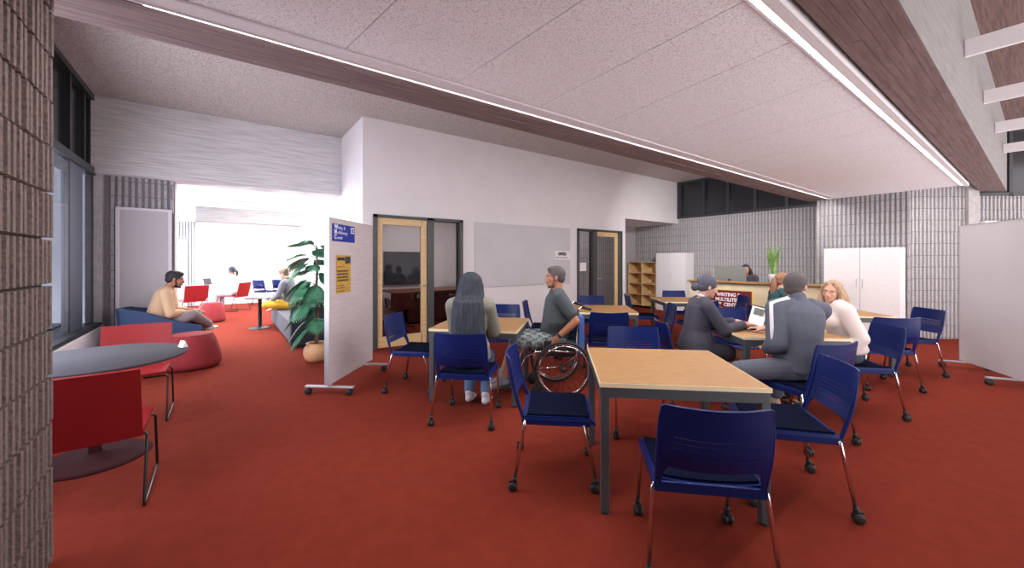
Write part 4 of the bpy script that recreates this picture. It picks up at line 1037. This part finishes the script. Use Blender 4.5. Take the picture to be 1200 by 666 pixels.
rm(b.build('head_covering', M_hij, C['root']), 0.008, 3)
# ---- 2 man in the wheelchair
WR, WF = 0.50, 4.42
pw = W(WR, WF); hw = HD(182)
C = person(tuple(pw), hw, 'person in a dark grey t-shirt and plaid shorts sitting in a wheelchair, looking left', dict(hip=0.57, lean=-1, s=1.06, head=(0,2,0), vox=0.0065, hairmat=M_hairg, bulk=1.36,
    armL=dict(w=(-0.24,0.02,0.64), pole=(-0.35,-1,-0.1), d=(0.05,0.35,-0.9), n=(1,0.2,0.1), curl=1.3), armR=dict(w=(0.24,0.06,0.66), pole=(0.4,-1,-0.1), d=(0,0.3,-0.9), n=(-1,0.2,0), curl=1.3),
    legL=dict(a=(-0.10,0.60,0.17), f=(0,1,-0.25)), legR=dict(a=(0.10,0.60,0.17), f=(0,1,-0.25))), M_skin2)
hair_short(C, M_hairg); beard(C, M_hairbr)
top(C, M_tee, 'short', 0.014, z0=-0.02, name='tshirt'); trousers(C, M_plaid, 0.014, 'knee', 'shorts'); shoes(C, mat('grey_sneaker', (0.22,0.23,0.25), 0.7))
S_, E_, Wr, A = C['arms'][-1]
m = MB(); d_ = (Wr-E_).normalized(); m.tube([Wr-d_*0.035, Wr-d_*0.01], 0.031, 16); m.build('wristband', M_black, C['root'])
def wheelchair(loc, rz, label):
    e = empty('wheelchair', loc, rz); tag(e, label, 'wheelchair')
    for a in (-1,1):
        wx = a*0.285; Mx = Matrix.Translation((wx,-0.03,0.305)) @ Matrix.Rotation(a*0.04,4,'Y') @ Matrix.Rotation(PI/2,4,'Y')
        m = MB(); n = 48
        def ring(mb, R, r, q=10, off=0.0):
            vs = []; fs = []
            for i in range(n):
                t = 2*PI*i/n
                for k in range(q):
                    f = 2*PI*k/q; vs.append(((R+r*math.cos(f))*math.cos(t),(R+r*math.cos(f))*math.sin(t), off+r*math.sin(f)))
            for i in range(n):
                for k in range(q): fs.append((i*q+k, ((i+1)%n)*q+k, ((i+1)%n)*q+(k+1)%q, i*q+(k+1)%q))
            mb.add(vs, fs, 0, True, Mx)
        ring(m, 0.288, 0.0155); w = m.build('wheel', M_black, e)
        m = MB(); ring(m, 0.270, 0.0065); m.build('rim', M_chrome, w)
        m = MB(); ring(m, 0.258, 0.006, 10, a*0.045)
        m.build('push_rim', M_chrome, w)
        m = MB(); m.lathe([(0,-0.03),(0.028,-0.03),(0.032,-0.01),(0.032,0.01),(0.028,0.05*1),(0,0.05)], 20, M=Mx); m.build('hub', M_black, w)
        m = MB()
        for i in range(20):
            t = 2*PI*i/20; t2 = t+(0.35 if i%2 else -0.35)
            m.tube([Mx@V((0.028*math.cos(t2),0.028*math.sin(t2),0.015*(-1)**i)), Mx@V((0.262*math.cos(t),0.262*math.sin(t),0))], 0.0016, 5)
        m.build('spokes', M_blackm, w)
        m = MB(); x = a*0.225
        m.tube([(x,-0.24,0.96),(x,-0.20,0.93),(x,-0.185,0.44),(x,-0.03,0.32)], 0.012, 8)
        m.tube([(x,-0.20,0.46),(x,0.24,0.48),(x*0.85,0.36,0.42),(x*0.7,0.46,0.16)], 0.012, 8)
        m.tube([(x,0.20,0.46),(x,0.24,0.19)], 0.011, 8); m.tube([(x,-0.03,0.32),(x,0.22,0.30)], 0.011, 8)
        m.tube([(x*1.05,-0.16,0.47),(x*1.05,0.15,0.50)], 0.013, 8)
        m.build('frame', M_chrome, e)
        m = MB(); m.tube([(x,-0.24,0.955),(x,-0.34,0.93)], 0.017, 10); m.build('push_handle', M_black, e)
        m = MB(); m.box(a*0.235-0.006,a*0.235+0.006,-0.17,0.17,0.45,0.60); m.build('side_guard', M_black, e, bevel=0.005)
        m = MB(); m.lathe([(0,-0.013),(0.055,-0.013),(0.065,-0.006),(0.065,0.006),(0.055,0.013),(0,0.013)], 20, M=Matrix.Translation((x,0.25,0.066)) @ Matrix.Rotation(PI/2,4,'Y'))
        m.tube([(x,0.24,0.19),(x,0.25,0.07)], 0.012, 8); m.build('front_caster', M_black, e)
        m = MB(); m.box(a*0.155-0.07,a*0.155+0.07,0.46,0.62,0.085,0.10); m.build('footrest', M_black, e, bevel=0.004)
    m = MB(); m.box(-0.215,0.215,-0.18,0.22,0.42,0.475); m.build('seat_cushion', M_black, e, bevel=0.015)
    m = MB(); m.box(-0.235,0.235,-0.265,-0.205,0.46,0.86); m.build('back_upholstery', mat('bright_blue_fabric', (0.06,0.16,0.52), 0.7), e, bevel=0.006)
    return e
wheelchair(tuple(pw), hw, 'wheelchair with a blue back and spoked wheels the man in plaid shorts sits in')
# ---- 3 suited woman with a bun, typing
p, h = seatpos(15, 0.03)
C = person(tuple(p), h, 'person with dark hair in a bun and a charcoal suit, typing at a laptop', dict(fem=1, hip=0.54, lean=12, s=1.0, head=(-4,16,0), vox=0.0065, hairmat=M_hairk, bulk=1.05,
    armR=dict(w=(0.10,0.44,0.815), pole=(0.5,-0.6,-1), d=(-0.05,1,0.0), n=(0,0,-1), curl=0.45), armL=dict(w=(-0.08,0.43,0.815), pole=(-0.6,-0.6,-1), d=(0.1,1,0), n=(0,0,-1), curl=0.45),
    legR=dict(a=(0.06,0.52,0.11), f=(0.1,1,0)), legL=dict(a=(-0.04,0.68,0.11))), M_skin1)
top(C, M_suit, 'long', 0.016, z0=-0.03, name='jacket', loose=0.008, cuff=0.03, flare=0.02); trousers(C, M_suitd, 0.010, 'above_knee', 'skirt'); shoes(C, M_black, s=0.93)
b = MB(); H, RH, hs = C['H'], C['RH'], C['hs']
b.ell(H(0,-0.022,0.038), (0.085*hs,0.102*hs,0.092*hs), 24, 16, 0, RH); b.ell(H(0,-0.050,-0.010), (0.074*hs,0.060*hs,0.058*hs), 20, 12, 0, RH); b.ell(H(0,-0.125,-0.035), (0.044,0.040,0.044), 16, 10, 0, RH)
rm(b.build('hair_bun', M_hat, C['root']), 0.006, 1)
b = MB(); nb_, rt = C['nb'], C['RT']; b.tube([nb_+rt@V((-0.055,-0.02,0.03)), nb_+rt@V((-0.06,0.04,0.0)), nb_+rt@V((-0.03,0.095,-0.06)), nb_+rt@V((0,0.12,-0.12)), nb_+rt@V((0.03,0.095,-0.06)), nb_+rt@V((0.06,0.04,0.0)), nb_+rt@V((0.055,-0.02,0.03)), nb_+rt@V((0,-0.055,0.035)), nb_+rt@V((-0.055,-0.02,0.03))], 0.012, 8); b.build('collar', M_stripe, C['root'])
# ---- 4 man in the grey tracksuit jacket
p, h = seatpos(17, 0.02); p = p + W(0.075, 0.02)
C = person(tuple(p), h, 'person in a grey tracksuit with a white shoulder stripe, seated with back to us', dict(hip=0.55, lean=9, twist=-16, s=1.05, side=3, head=(-78,0,0), headoff=(0.02,0.035,0.125), vox=0.0065, hairmat=M_hairg,
    armL=dict(w=(-0.08,0.24,0.66), pole=(-0.35,-0.4,-1), d=(0.3,1,0.1)), armR=dict(w=(0.15,0.42,0.80), pole=(0.7,-0.5,-0.6), d=(-0.3,1,0)),
    legL=dict(a=(-0.52,0.10,0.11), f=(-0.9,0.4,0), pole=(-1,0.4,0.6)), legR=dict(a=(0.34,0.48,0.11), f=(0.1,1,0), pole=(0.3,0.5,1))), M_skin1)
hair_short(C, M_hairg)
top(C, M_track, 'long', 0.024, z0=-0.05, name='jacket', loose=0.014, collar=0.035); trousers(C, M_track, 0.016); shoes(C, mat('beige_sneaker', srgb(186,168,150), 0.7))
S2, K_, An, G = C['legs'][1]
m = MB(); m.tube([lerp(K_,An,0.86), lerp(K_,An,1.0)], 0.048, 14); m.build('sock', M_stripe, C['root'])
S_, E_, Wr, A = C['arms'][-1]; rt = C['RT']
def outward(p_, c_, k): d_ = (V(p_)-V(c_)); d_ = d_.normalized(); return V(p_)+d_*k
pts = []
nv = rt@V((-0.80,-0.45,0.35)); nv.normalize()
nb_ = C['nb']
path = [nb_+rt@V((-0.075,-0.035,-0.005)), lerp(nb_,S_,0.6)+rt@V((-0.01,-0.045,0.062)), S_+nv*0.078+V((0,0,0.012)), lerp(S_,E_,0.3)+nv*0.074, lerp(S_,E_,0.65)+nv*0.072, E_+nv*0.066, lerp(E_,Wr,0.4)+nv*0.062, lerp(E_,Wr,0.8)+nv*0.048]
m = MB(); m.tube(path, [0.008]+[0.017]*5+[0.014,0.011], 10); st = m.build('jacket_stripe', M_stripe, C['root'])
# ---- 5 blonde woman
p, h = seatpos(18, 0.04)
C = person(tuple(p), h, 'person with long blonde hair and a cream sweater, smiling', dict(fem=1, hip=0.55, lean=18, side=-2, s=0.96, head=(42,4,-6), vox=0.0062, hairmat=M_hairbr, smile=True, curve=0.1, headoff=(0,-0.01,0.110),
    armL=dict(w=(-0.22,0.17,0.545), pole=(-0.3,-1,0), d=(0.05,0.2,-1), n=(0.8,0.2,0), curl=0.5), armR=dict(w=(0.14,0.42,0.80), pole=(0.3,-0.4,-1), d=(-0.4,1,0)),
    legL=dict(a=(-0.10,0.42,0.11)), legR=dict(a=(0.10,0.46,0.11))), M_skin1)
top(C, M_sweater, 'long', 0.022, z0=0.0, name='sweater', loose=0.010, cuff=0.06, flare=0.015); trousers(C, M_slack, 0.014); shoes(C, M_black, s=0.92)
H = C['H']; 
long_hair(C, M_hairb, [[(H(a*0.030,0.045,0.095),0.020),(H(a*0.066,0.030,0.050),0.022),(H(a*0.080,0.005,-0.02),0.026),(H(a*0.088,-0.002,-0.09),0.030),(H(a*0.090,0.004,-0.17),0.030),(H(a*0.080,0.02,-0.25),0.014)] for a in (-1,1)] + [[(H(x,-0.07,0.0),0.045),(H(x*1.5,-0.095,-0.08),0.052),(H(x*1.8,-0.10,-0.17),0.050),(H(x*1.9,-0.09,-0.25),0.026)] for x in (-0.05,0,0.05)])
# ---- 6 ponytailed woman in teal
p, h = seatpos(21, 0.0)
C = person(tuple(p), h, 'person with an auburn ponytail and teal top behind the man in the tracksuit', dict(fem=1, hip=0.54, lean=6, s=0.97, head=(0,5,0), vox=0.009, hairmat=M_hairr,
    armL=dict(w=(-0.14,0.36,0.80)), armR=dict(w=(0.14,0.36,0.80)), legL=dict(a=(-0.1,0.42,0.11)), legR=dict(a=(0.1,0.42,0.11))), M_skin1)
top(C, M_teal, 'long', 0.016, name='top'); trousers(C, M_slack); shoes(C, M_black, s=0.92)
H, RH, hs = C['H'], C['RH'], C['hs']
b = MB(); b.ell(H(0,-0.022,0.038), (0.082*hs,0.099*hs,0.090*hs), 24, 16, 0, RH); b.ell(H(0,-0.05,-0.01), (0.070,0.058,0.056), 16, 10, 0, RH)
limb(b, [H(0,-0.09,0.03), H(0,-0.125,0.0), H(0,-0.130,-0.09), H(0,-0.125,-0.20), H(0,-0.11,-0.28)], [0.028,0.032,0.040,0.034,0.012]); rm(b.build('ponytail_hair', M_hairr, C['root']), 0.008, 1)
# ---- 7 receptionist
C = person((9.55,4.0,0), PI/2+0.15, 'person with long black hair behind the grey monitor at the reception desk', dict(fem=1, hip=0.61, lean=14, s=1.0, head=(18,22,0), vox=0.010, hairmat=M_hairk,
    armL=dict(w=(-0.2,0.40,0.80)), armR=dict(w=(0.2,0.40,0.80))), M_skin2)
top(C, M_suitd, 'long', 0.016, name='top'); trousers(C, M_suitd); shoes(C, M_black, s=0.92)
H = C['H']; long_hair(C, M_hairk, [[(H(a*0.072,0.01,0.03),0.034),(H(a*0.10,-0.01,-0.08),0.045),(H(a*0.11,0.0,-0.20),0.04)] for a in (-1,1)]+[[(H(0,-0.07,0),0.07),(H(0,-0.09,-0.12),0.08)]])
# ---- 8 man in tan top on the lounge seat
C = person((-0.76,7.62,0), -PI/2-0.02, 'person in a tan top with a laptop on their lap on the blue lounge seat', dict(hip=0.50, lean=17, s=1.08, head=(0,12,0), vox=0.008, hairmat=M_hairk, bulk=1.15,
    armL=dict(w=(-0.12,0.36,0.70), pole=(-0.7,-0.5,-0.8), d=(0.1,1,-0.1)), armR=dict(w=(0.12,0.36,0.70), pole=(0.9,-0.5,-0.9), d=(-0.1,1,-0.1)),
    legL=dict(a=(-0.10,0.48,0.10)), legR=dict(a=(-0.10,0.58,0.46), pole=(1,0.2,0.7), f=(-0.9,0.4,0.1))), M_skin2)
hair_short(C, M_hairk); beard(C, M_hairk); top(C, M_tan, 'long', 0.018, z0=-0.01, name='top', cuff=0.10); trousers(C, M_pants, 0.014); shoes(C, M_wshoe)
def laptop(loc, rz, label, base, scr, open_=105, size=(0.31,0.22), logo=True):
    e = empty('laptop', loc, rz); tag(e, label, 'laptop'); w, d = size    # keyboard towards -Y of the hinge; screen seen from -Y
    m = MB(); m.box(-w/2,w/2,-d,0,0,0.014); bs = m.build('keyboard_base', base, e, bevel=0.004)
    m = MB(); m.box(-w/2+0.02,w/2-0.02,-d*0.52,-0.02,0.0141,0.0152); m.build('keys', M_black if base is not M_black else M_dk, bs)
    R = Matrix.Translation((0,0,0.012)) @ Matrix.Rotation(-math.radians(open_-90),4,'X')
    m = MB(); m.box(-w/2,w/2,0,0.007,0,0.215,0,R); sc = m.build('lid', base, e, bevel=0.003)
    m = MB(); m.box(-w/2+0.012,w/2-0.012,-0.0012,0.0,0.014,0.203,0,R); d_ = m.build('display', scr, sc)
    return e, R, d_
# laptops
m_scr = mat('screen_white', (0.80,0.78,0.80), 0.4, emit=0.55); M_phot = mat('screen_photo', (0.12,0.15,0.12), 0.5, scale=14, col2=(0.35,0.36,0.34), emit=0.0)
pos = W(2.545,4.115,0.756)
e, R, sc = laptop(tuple(pos), HD(-10), 'black laptop open on the table in front of the suited woman with a bun', M_black, m_scr, 104, (0.37,0.25))
m = MB(); m.box(-0.11,0.13,-0.002,-0.0013,0.115,0.19,0,R); m.build('photo', M_phot, sc)
m = MB()
for i in range(6): m.box(-0.11+0.02*(i%2),0.03+0.02*(i%3),-0.002,-0.0013,0.088-0.012*i,0.091-0.012*i,0,R)
m.build('print_lines', M_wboard, sc)
laptop((-0.33,7.62,0.605+0.075), -PI/2, 'silver laptop on the lap of the person in the tan top', M_alu, M_dk, 125, (0.31,0.21))
laptop((*W(-8.78,11.35)[:2],0.742), HD(180), 'laptop on the pale round table in front of the far woman in white', M_alu, M_dk, 105)
# ---- 9 far woman in white
p = W(-8.12,11.45)
C = person(tuple(p), HD(180), 'person in a white shirt with a dark ponytail on a red chair', dict(fem=1, hip=0.53, lean=4, s=0.98, head=(0,10,0), vox=0.010, hairmat=M_hairk,
    armL=dict(w=(-0.12,0.40,0.79)), armR=dict(w=(0.12,0.40,0.79)), legL=dict(a=(-0.09,0.48,0.10)), legR=dict(a=(0.09,0.40,0.10))), M_skin3)
top(C, M_wtop, 'long', 0.018, name='shirt'); trousers(C, M_lav, 0.014); shoes(C, M_wshoe, s=0.95)
H, RH = C['H'], C['RH']; b = MB(); b.ell(H(0,-0.022,0.038), (0.084,0.100,0.092), 24, 16, 0, RH); b.ell(H(0,-0.05,-0.01), (0.070,0.058,0.056), 16, 10, 0, RH)
limb(b, [H(0,-0.10,0.0), H(0,-0.15,-0.05), H(0,-0.15,-0.13), H(0,-0.12,-0.19)], [0.035,0.042,0.036,0.015]); rm(b.build('ponytail_hair', M_hairk, C['root']), 0.009, 1)
reds4.location = (*W(-8.09,11.45)[:2], 0); reds4.rotation_euler = (0,0,HD(180))
# ---- 10 reader in yellow trousers, cross-legged on the sofa
p = V((1.16,9.55,0))
C = person(tuple(p), HD(188), 'person in mustard yellow trousers sitting cross-legged on the charcoal sofa', dict(hip=0.53, lean=14, s=1.0, head=(0,24,0), vox=0.010, hairmat=M_hairbr,
    armL=dict(w=(-0.10,0.34,0.64), pole=(-0.8,-0.4,-0.7)), armR=dict(w=(0.10,0.34,0.64), pole=(0.8,-0.4,-0.7)),
    legL=dict(a=(0.16,0.20,0.50), pole=(-1,0.6,0.1), f=(1,0.3,0), up=(0,0.2,1)), legR=dict(a=(-0.14,0.30,0.50), pole=(1,0.6,0.1), f=(-1,0.3,0), up=(0,0.2,1))), M_skin1)
hair_short(C, M_hairbr); top(C, M_gsw, 'long', 0.018, name='sweatshirt'); trousers(C, M_must, 0.018)
b = MB(); nb_, rt = C['nb'], C['RT']; b.ell(nb_+rt@V((0,0.02,0.01)), (0.10,0.10,0.05), 18, 10, 0, rt); b.ell(nb_+rt@V((0,0.09,-0.09)), (0.06,0.05,0.10), 16, 10, 0, rt); rm(b.build('scarf', mat('dark_green_scarf', (0.02,0.05,0.035), 0.9), C['root']), 0.009, 2)
e = empty('tablet_computer', tuple(W(0,0)), 0)
e.location = p + Matrix.Rotation(HD(188),3,'Z') @ V((0,0.42,0.62)); e.rotation_euler = (math.radians(25),0,HD(188)); tag(e, 'tablet held by the reader in mustard trousers', 'tablet')
m = MB(); m.box(-0.13,0.13,-0.09,0.09,-0.005,0.005); m.build('case', M_alu, e, bevel=0.003); m = MB(); m.box(-0.12,0.12,-0.08,0.08,0.005,0.0058); m.build('display', M_dk, e)
# ================================================================ PLANTS
M_leaf = mat('monstera_leaf', (0.07,0.25,0.13), 0.32, scale=12, col2=(0.03,0.14,0.07), spec=0.5)
M_leafy = mat('snake_plant_leaf', (0.26,0.42,0.12), 0.5, scale=10, col2=(0.10,0.22,0.06), stretch=(1,1,6))
M_stem = mat('palm_stem', (0.26,0.15,0.09), 0.8, scale=20, col2=(0.15,0.09,0.05), stretch=(1,1,8))
M_terra = mat('tan_clay', srgb(206,164,118), 0.6, var=0.06, scale=30)
def split_leaf(root, base, tip, width, droop, rnd, nl=15):
    # feather leaf: arching midrib with paired curved lobes
    base = V(base); tip = V(tip); mb = MB(); N = 18
    def mid(t): q = lerp(base, tip, t); q.z += droop*math.sin(PI*min(1,t*0.9))*0.55 - droop*0.5*t*t; return q
    side = (tip-base).cross(V((0,0,1)));
    if side.length < 1e-4: side = V((1,0,0))
    side.normalize()
    mb.tube([mid(i/N) for i in range(N+1)], [0.006*(1-0.8*i/N)+0.001 for i in range(N+1)], 6)
    for k in range(nl):
        for a in (-1,1):
            t0 = 0.30+0.66*k/(nl-1); wl = width*(math.sin(PI*(0.16+0.80*(k/(nl-1))))**0.7); c = mid(t0); fw = (mid(min(1,t0+0.03))-mid(max(0,t0-0.03))).normalized()
            up = side.cross(fw).normalized(); hw = 0.012+0.007*math.sin(PI*k/(nl-1)); rows = 6; vs = []; fs = []
            for r in range(rows+1):
                s_ = r/rows; cen = c + side*a*wl*s_ + fw*wl*0.55*s_*s_ + V((0,0,-1))*wl*0.35*s_*s_; w_ = hw*(1-0.85*s_**2.2)*(0.7+0.6*math.sin(PI*min(1,s_*1.1)))
                vs += [cen-fw*w_+up*0.002, cen+up*(0.004-0.006*s_), cen+fw*w_+up*0.002]
            n0 = len(vs)
            vs += [v-up*0.0015 for v in vs]
            for r in range(rows):
                for q in (0,1):
                    i = r*3+q; fs.append((i,i+1,i+4,i+3)); fs.append((n0+i+3,n0+i+4,n0+i+1,n0+i))
            for r in range(rows):
                i = r*3; fs.append((i+3,n0+i+3,n0+i,i)); i += 2; fs.append((i,n0+i,n0+i+3,i+3))
            mb.add(vs, fs, 0, True)
    return mb.build('leaf', M_leaf, root)
pp = W(-2.83,5.68)
e = empty('potted_monstera', tuple(pp)); tag(e, 'tall potted plant with split leaves in a round tan pot behind the pinboard', 'potted plant')
m = MB(); m.lathe([(0,0),(0.105,0),(0.15,0.05),(0.172,0.12),(0.165,0.19),(0.135,0.235),(0.125,0.25),(0.137,0.268),(0.130,0.272),(0.115,0.255),(0.115,0.235),(0,0.235)], 40); m.build('pot', M_terra, e)
m = MB(); m.lathe([(0,0.236),(0.115,0.236)], 24); m.build('soil', mat('soil', (0.03,0.02,0.015), 0.95), e)
m = MB(); m.tube([(0.0,0,0.22),(0.012,0.005,0.6),(-0.004,0.0,1.0),(0.012,0.0,1.35),(0.0,0,1.68)], [0.028,0.024,0.021,0.017,0.010], 12); m.build('stem', M_stem, e)
rnd = random.Random(11)
rr = V((CA,-SA,0)); ff = V((SA,CA,0))
leaves = [(1.66,-0.46,0.06,1.66,0.16,0.10),(1.60,-0.10,-0.15,1.72,0.13,0.14),(1.45,-0.40,0.0,1.30,0.20,0.20),(1.40,-0.30,-0.25,1.15,0.18,0.2),(1.38,0.25,0.2,1.35,0.18,0.2),(1.15,-0.42,-0.1,0.92,0.17,0.22),
          (1.10,-0.20,-0.32,0.85,0.17,0.22),(1.1,0.1,-0.3,0.82,0.16,0.2),(0.95,-0.38,0.15,0.72,0.16,0.22),(0.85,-0.15,-0.35,0.62,0.16,0.18),(0.72,-0.42,-0.08,0.46,0.12,0.24),(0.62,-0.36,-0.12,0.26,0.13,0.20),(0.60,0.15,-0.3,0.45,0.14,0.18),
          (1.55,0.2,-0.2,1.5,0.16,0.16),(1.25,0.28,-0.1,1.05,0.16,0.2),(0.50,-0.26,-0.22,0.20,0.12,0.18),(1.62,0.12,0.25,1.6,0.15,0.14),(0.9,0.25,0.0,0.75,0.15,0.2)]
for (z, r_, f_, zt, w_, dr) in leaves: split_leaf(e, (0,0,z), tuple(rr*r_+ff*f_+V((0,0,zt+dr*0.25))), w_, dr, rnd)
for k in range(14):
    a_ = k*2.4; z = 0.55+k*0.078; L_ = 0.24+0.08*math.sin(k*1.7); split_leaf(e, (0,0,z), tuple(rr*(L_*math.cos(a_)-0.06)+ff*(L_*math.sin(a_)*0.8-0.05)+V((0,0,z+0.02))), 0.13, 0.12, rnd)
# snake plant on the reception desk
e = empty('snake_plant', (8.70,3.17,1.02)); tag(e, 'upright green snake plant in a white pot on the reception desk', 'potted plant')
m = MB(); m.lathe([(0,0),(0.075,0),(0.095,0.15),(0.098,0.17),(0.085,0.17),(0.08,0.14),(0,0.14)], 32); m.build('pot', M_cab, e)
for k in range(24):
    a = rnd.uniform(0,2*PI); r0 = rnd.uniform(0.0,0.05); L = rnd.uniform(0.38,0.62); sp = rnd.uniform(0.03,0.17); mb = MB(); rows = 8; vs = []; fs = []
    d_ = V((math.cos(a),math.sin(a),0)); sd = V((-d_.y,d_.x,0)); 
    for r in range(rows+1):
        t = r/rows; c = d_*(r0+sp*t*t)+V((0,0,0.13+L*t)); w_ = 0.027*math.sin(PI*min(0.97,0.18+0.82*t))**0.8+0.001; w_ = w_ if t < 0.99 else 0.001
        vs += [c-sd*w_+d_*0.006, c, c+sd*w_+d_*0.006]
    n0 = len(vs); vs += [v-d_*0.003 for v in vs]
    for r in range(rows):
        for q in (0,1): i = r*3+q; fs.append((i,i+1,i+4,i+3)); fs.append((n0+i+3,n0+i+4,n0+i+1,n0+i))
    mb.add(vs, fs, 0, True); mb.build('leaf', M_leafy, e)
# ================================================================ LIGHT AND CAMERA
wd = bpy.data.worlds.new('World'); SC.world = wd; wd.use_nodes = True
nt = wd.node_tree; bg = nt.nodes['Background']; bg.inputs['Strength'].default_value = 2.1
tc = nt.nodes.new('ShaderNodeTexCoord'); sx = nt.nodes.new('ShaderNodeSeparateXYZ'); rp = nt.nodes.new('ShaderNodeValToRGB'); mr = nt.nodes.new('ShaderNodeMapRange')
mr.inputs['From Min'].default_value = -1; mr.inputs['From Max'].default_value = 1
nt.links.new(tc.outputs['Generated'], sx.inputs[0]); nt.links.new(sx.outputs['Z'], mr.inputs['Value']); nt.links.new(mr.outputs[0], rp.inputs['Fac']); nt.links.new(rp.outputs['Color'], bg.inputs['Color'])
# extra brightness added below the horizon to lift the ceilings, even overcast sky above it
rp.color_ramp.elements[0].position = 0.46; rp.color_ramp.elements[0].color = (1.38,1.27,1.29,1); rp.color_ramp.elements[1].position = 0.5; rp.color_ramp.elements[1].color = (0.96,0.90,0.92,1)
def area(name, loc, rot, sx, sy, power, col=(1,1,1), spread=None):
    l = bpy.data.lights.new(name, 'AREA'); l.shape = 'RECTANGLE'; l.size = sx; l.size_y = sy; l.energy = power; l.color = col
    if spread: l.spread = spread
    o = bpy.data.objects.new(name, l); COL.objects.link(o); o.location = loc; o.rotation_euler = rot; return o
# the two linear ceiling fixtures
area('strip_lamp', (4.9,2.69,TILEZ-0.008), (0,0,0), 10.3, 0.035, 85, (1,0.95,0.92))
area('strip_lamp', (4.9,0.848,TILEZ-0.008), (0,0,0), 10.3, 0.035, 85, (1,0.95,0.92))
area('added_wall_fill', (6.0,3.14,2.86), (math.radians(62),0,0), 9.4, 0.05, 8, (1,0.94,0.93))  # added out of sight behind the beam to brighten the white wall
sp = area('added_far_fill', (6.6,3.35,2.95), (0,0,0), 0.25, 0.25, 26, (1,0.95,0.94), spread=math.radians(84))  # added behind the beam to brighten the far wall and cabinet
sp.rotation_euler = (V((10.6,5.6,1.5))-V((6.6,3.35,2.95))).to_track_quat('-Z','Y').to_euler()
# daylight at the rear lounge glazing and the left windows
area('window_daylight', (-1.66,12.3,1.9), (0,-PI/2,0), 3.2, 7.4, 1700, (1,0.97,0.94))
area('window_daylight', (-1.80,4.6,1.65), (0,-PI/2,0), 2.0, 3.8, 840, (1,0.86,0.78))
area('rear_added_fill', (2.5,13.3,3.55), (0,0,0), 4, 4, 500, (1,0.97,0.95))  # both rear fills are added to brighten the lounge, without fixtures
area('rear_added_fill', (0.2,9.3,2.72), (0,0,0), 1.6, 1.4, 110, (1,0.97,0.95))
area('meeting_lamp', (3.8,8.2,2.68), (0,0,0), 1.5, 0.6, 32, (1,0.93,0.88))
area('meeting_lamp', (7.0,8.2,2.68), (0,0,0), 1.5, 0.6, 45, (1,0.95,0.92))
cam = bpy.data.cameras.new('Camera'); co = bpy.data.objects.new('Camera', cam); COL.objects.link(co)
co.location = (0,0,CAMZ); co.rotation_euler = (PI/2, 0, -AN)
cam.sensor_width = 36; cam.lens = 36*460/1200; cam.shift_y = (306-333)/1200; cam.clip_start = 0.05; cam.clip_end = 200
SC.camera = co
SC.view_settings.view_transform = 'Standard'; SC.view_settings.look = 'None'; SC.view_settings.gamma = 1; SC.view_settings.use_curve_mapping = False
SC.view_settings.exposure = 0.42
SC.cycles.max_bounces = 8; SC.cycles.diffuse_bounces = 5; SC.cycles.transparent_max_bounces = 12
SC.cycles.use_denoising = True
SC.cycles.sample_clamp_indirect = 6
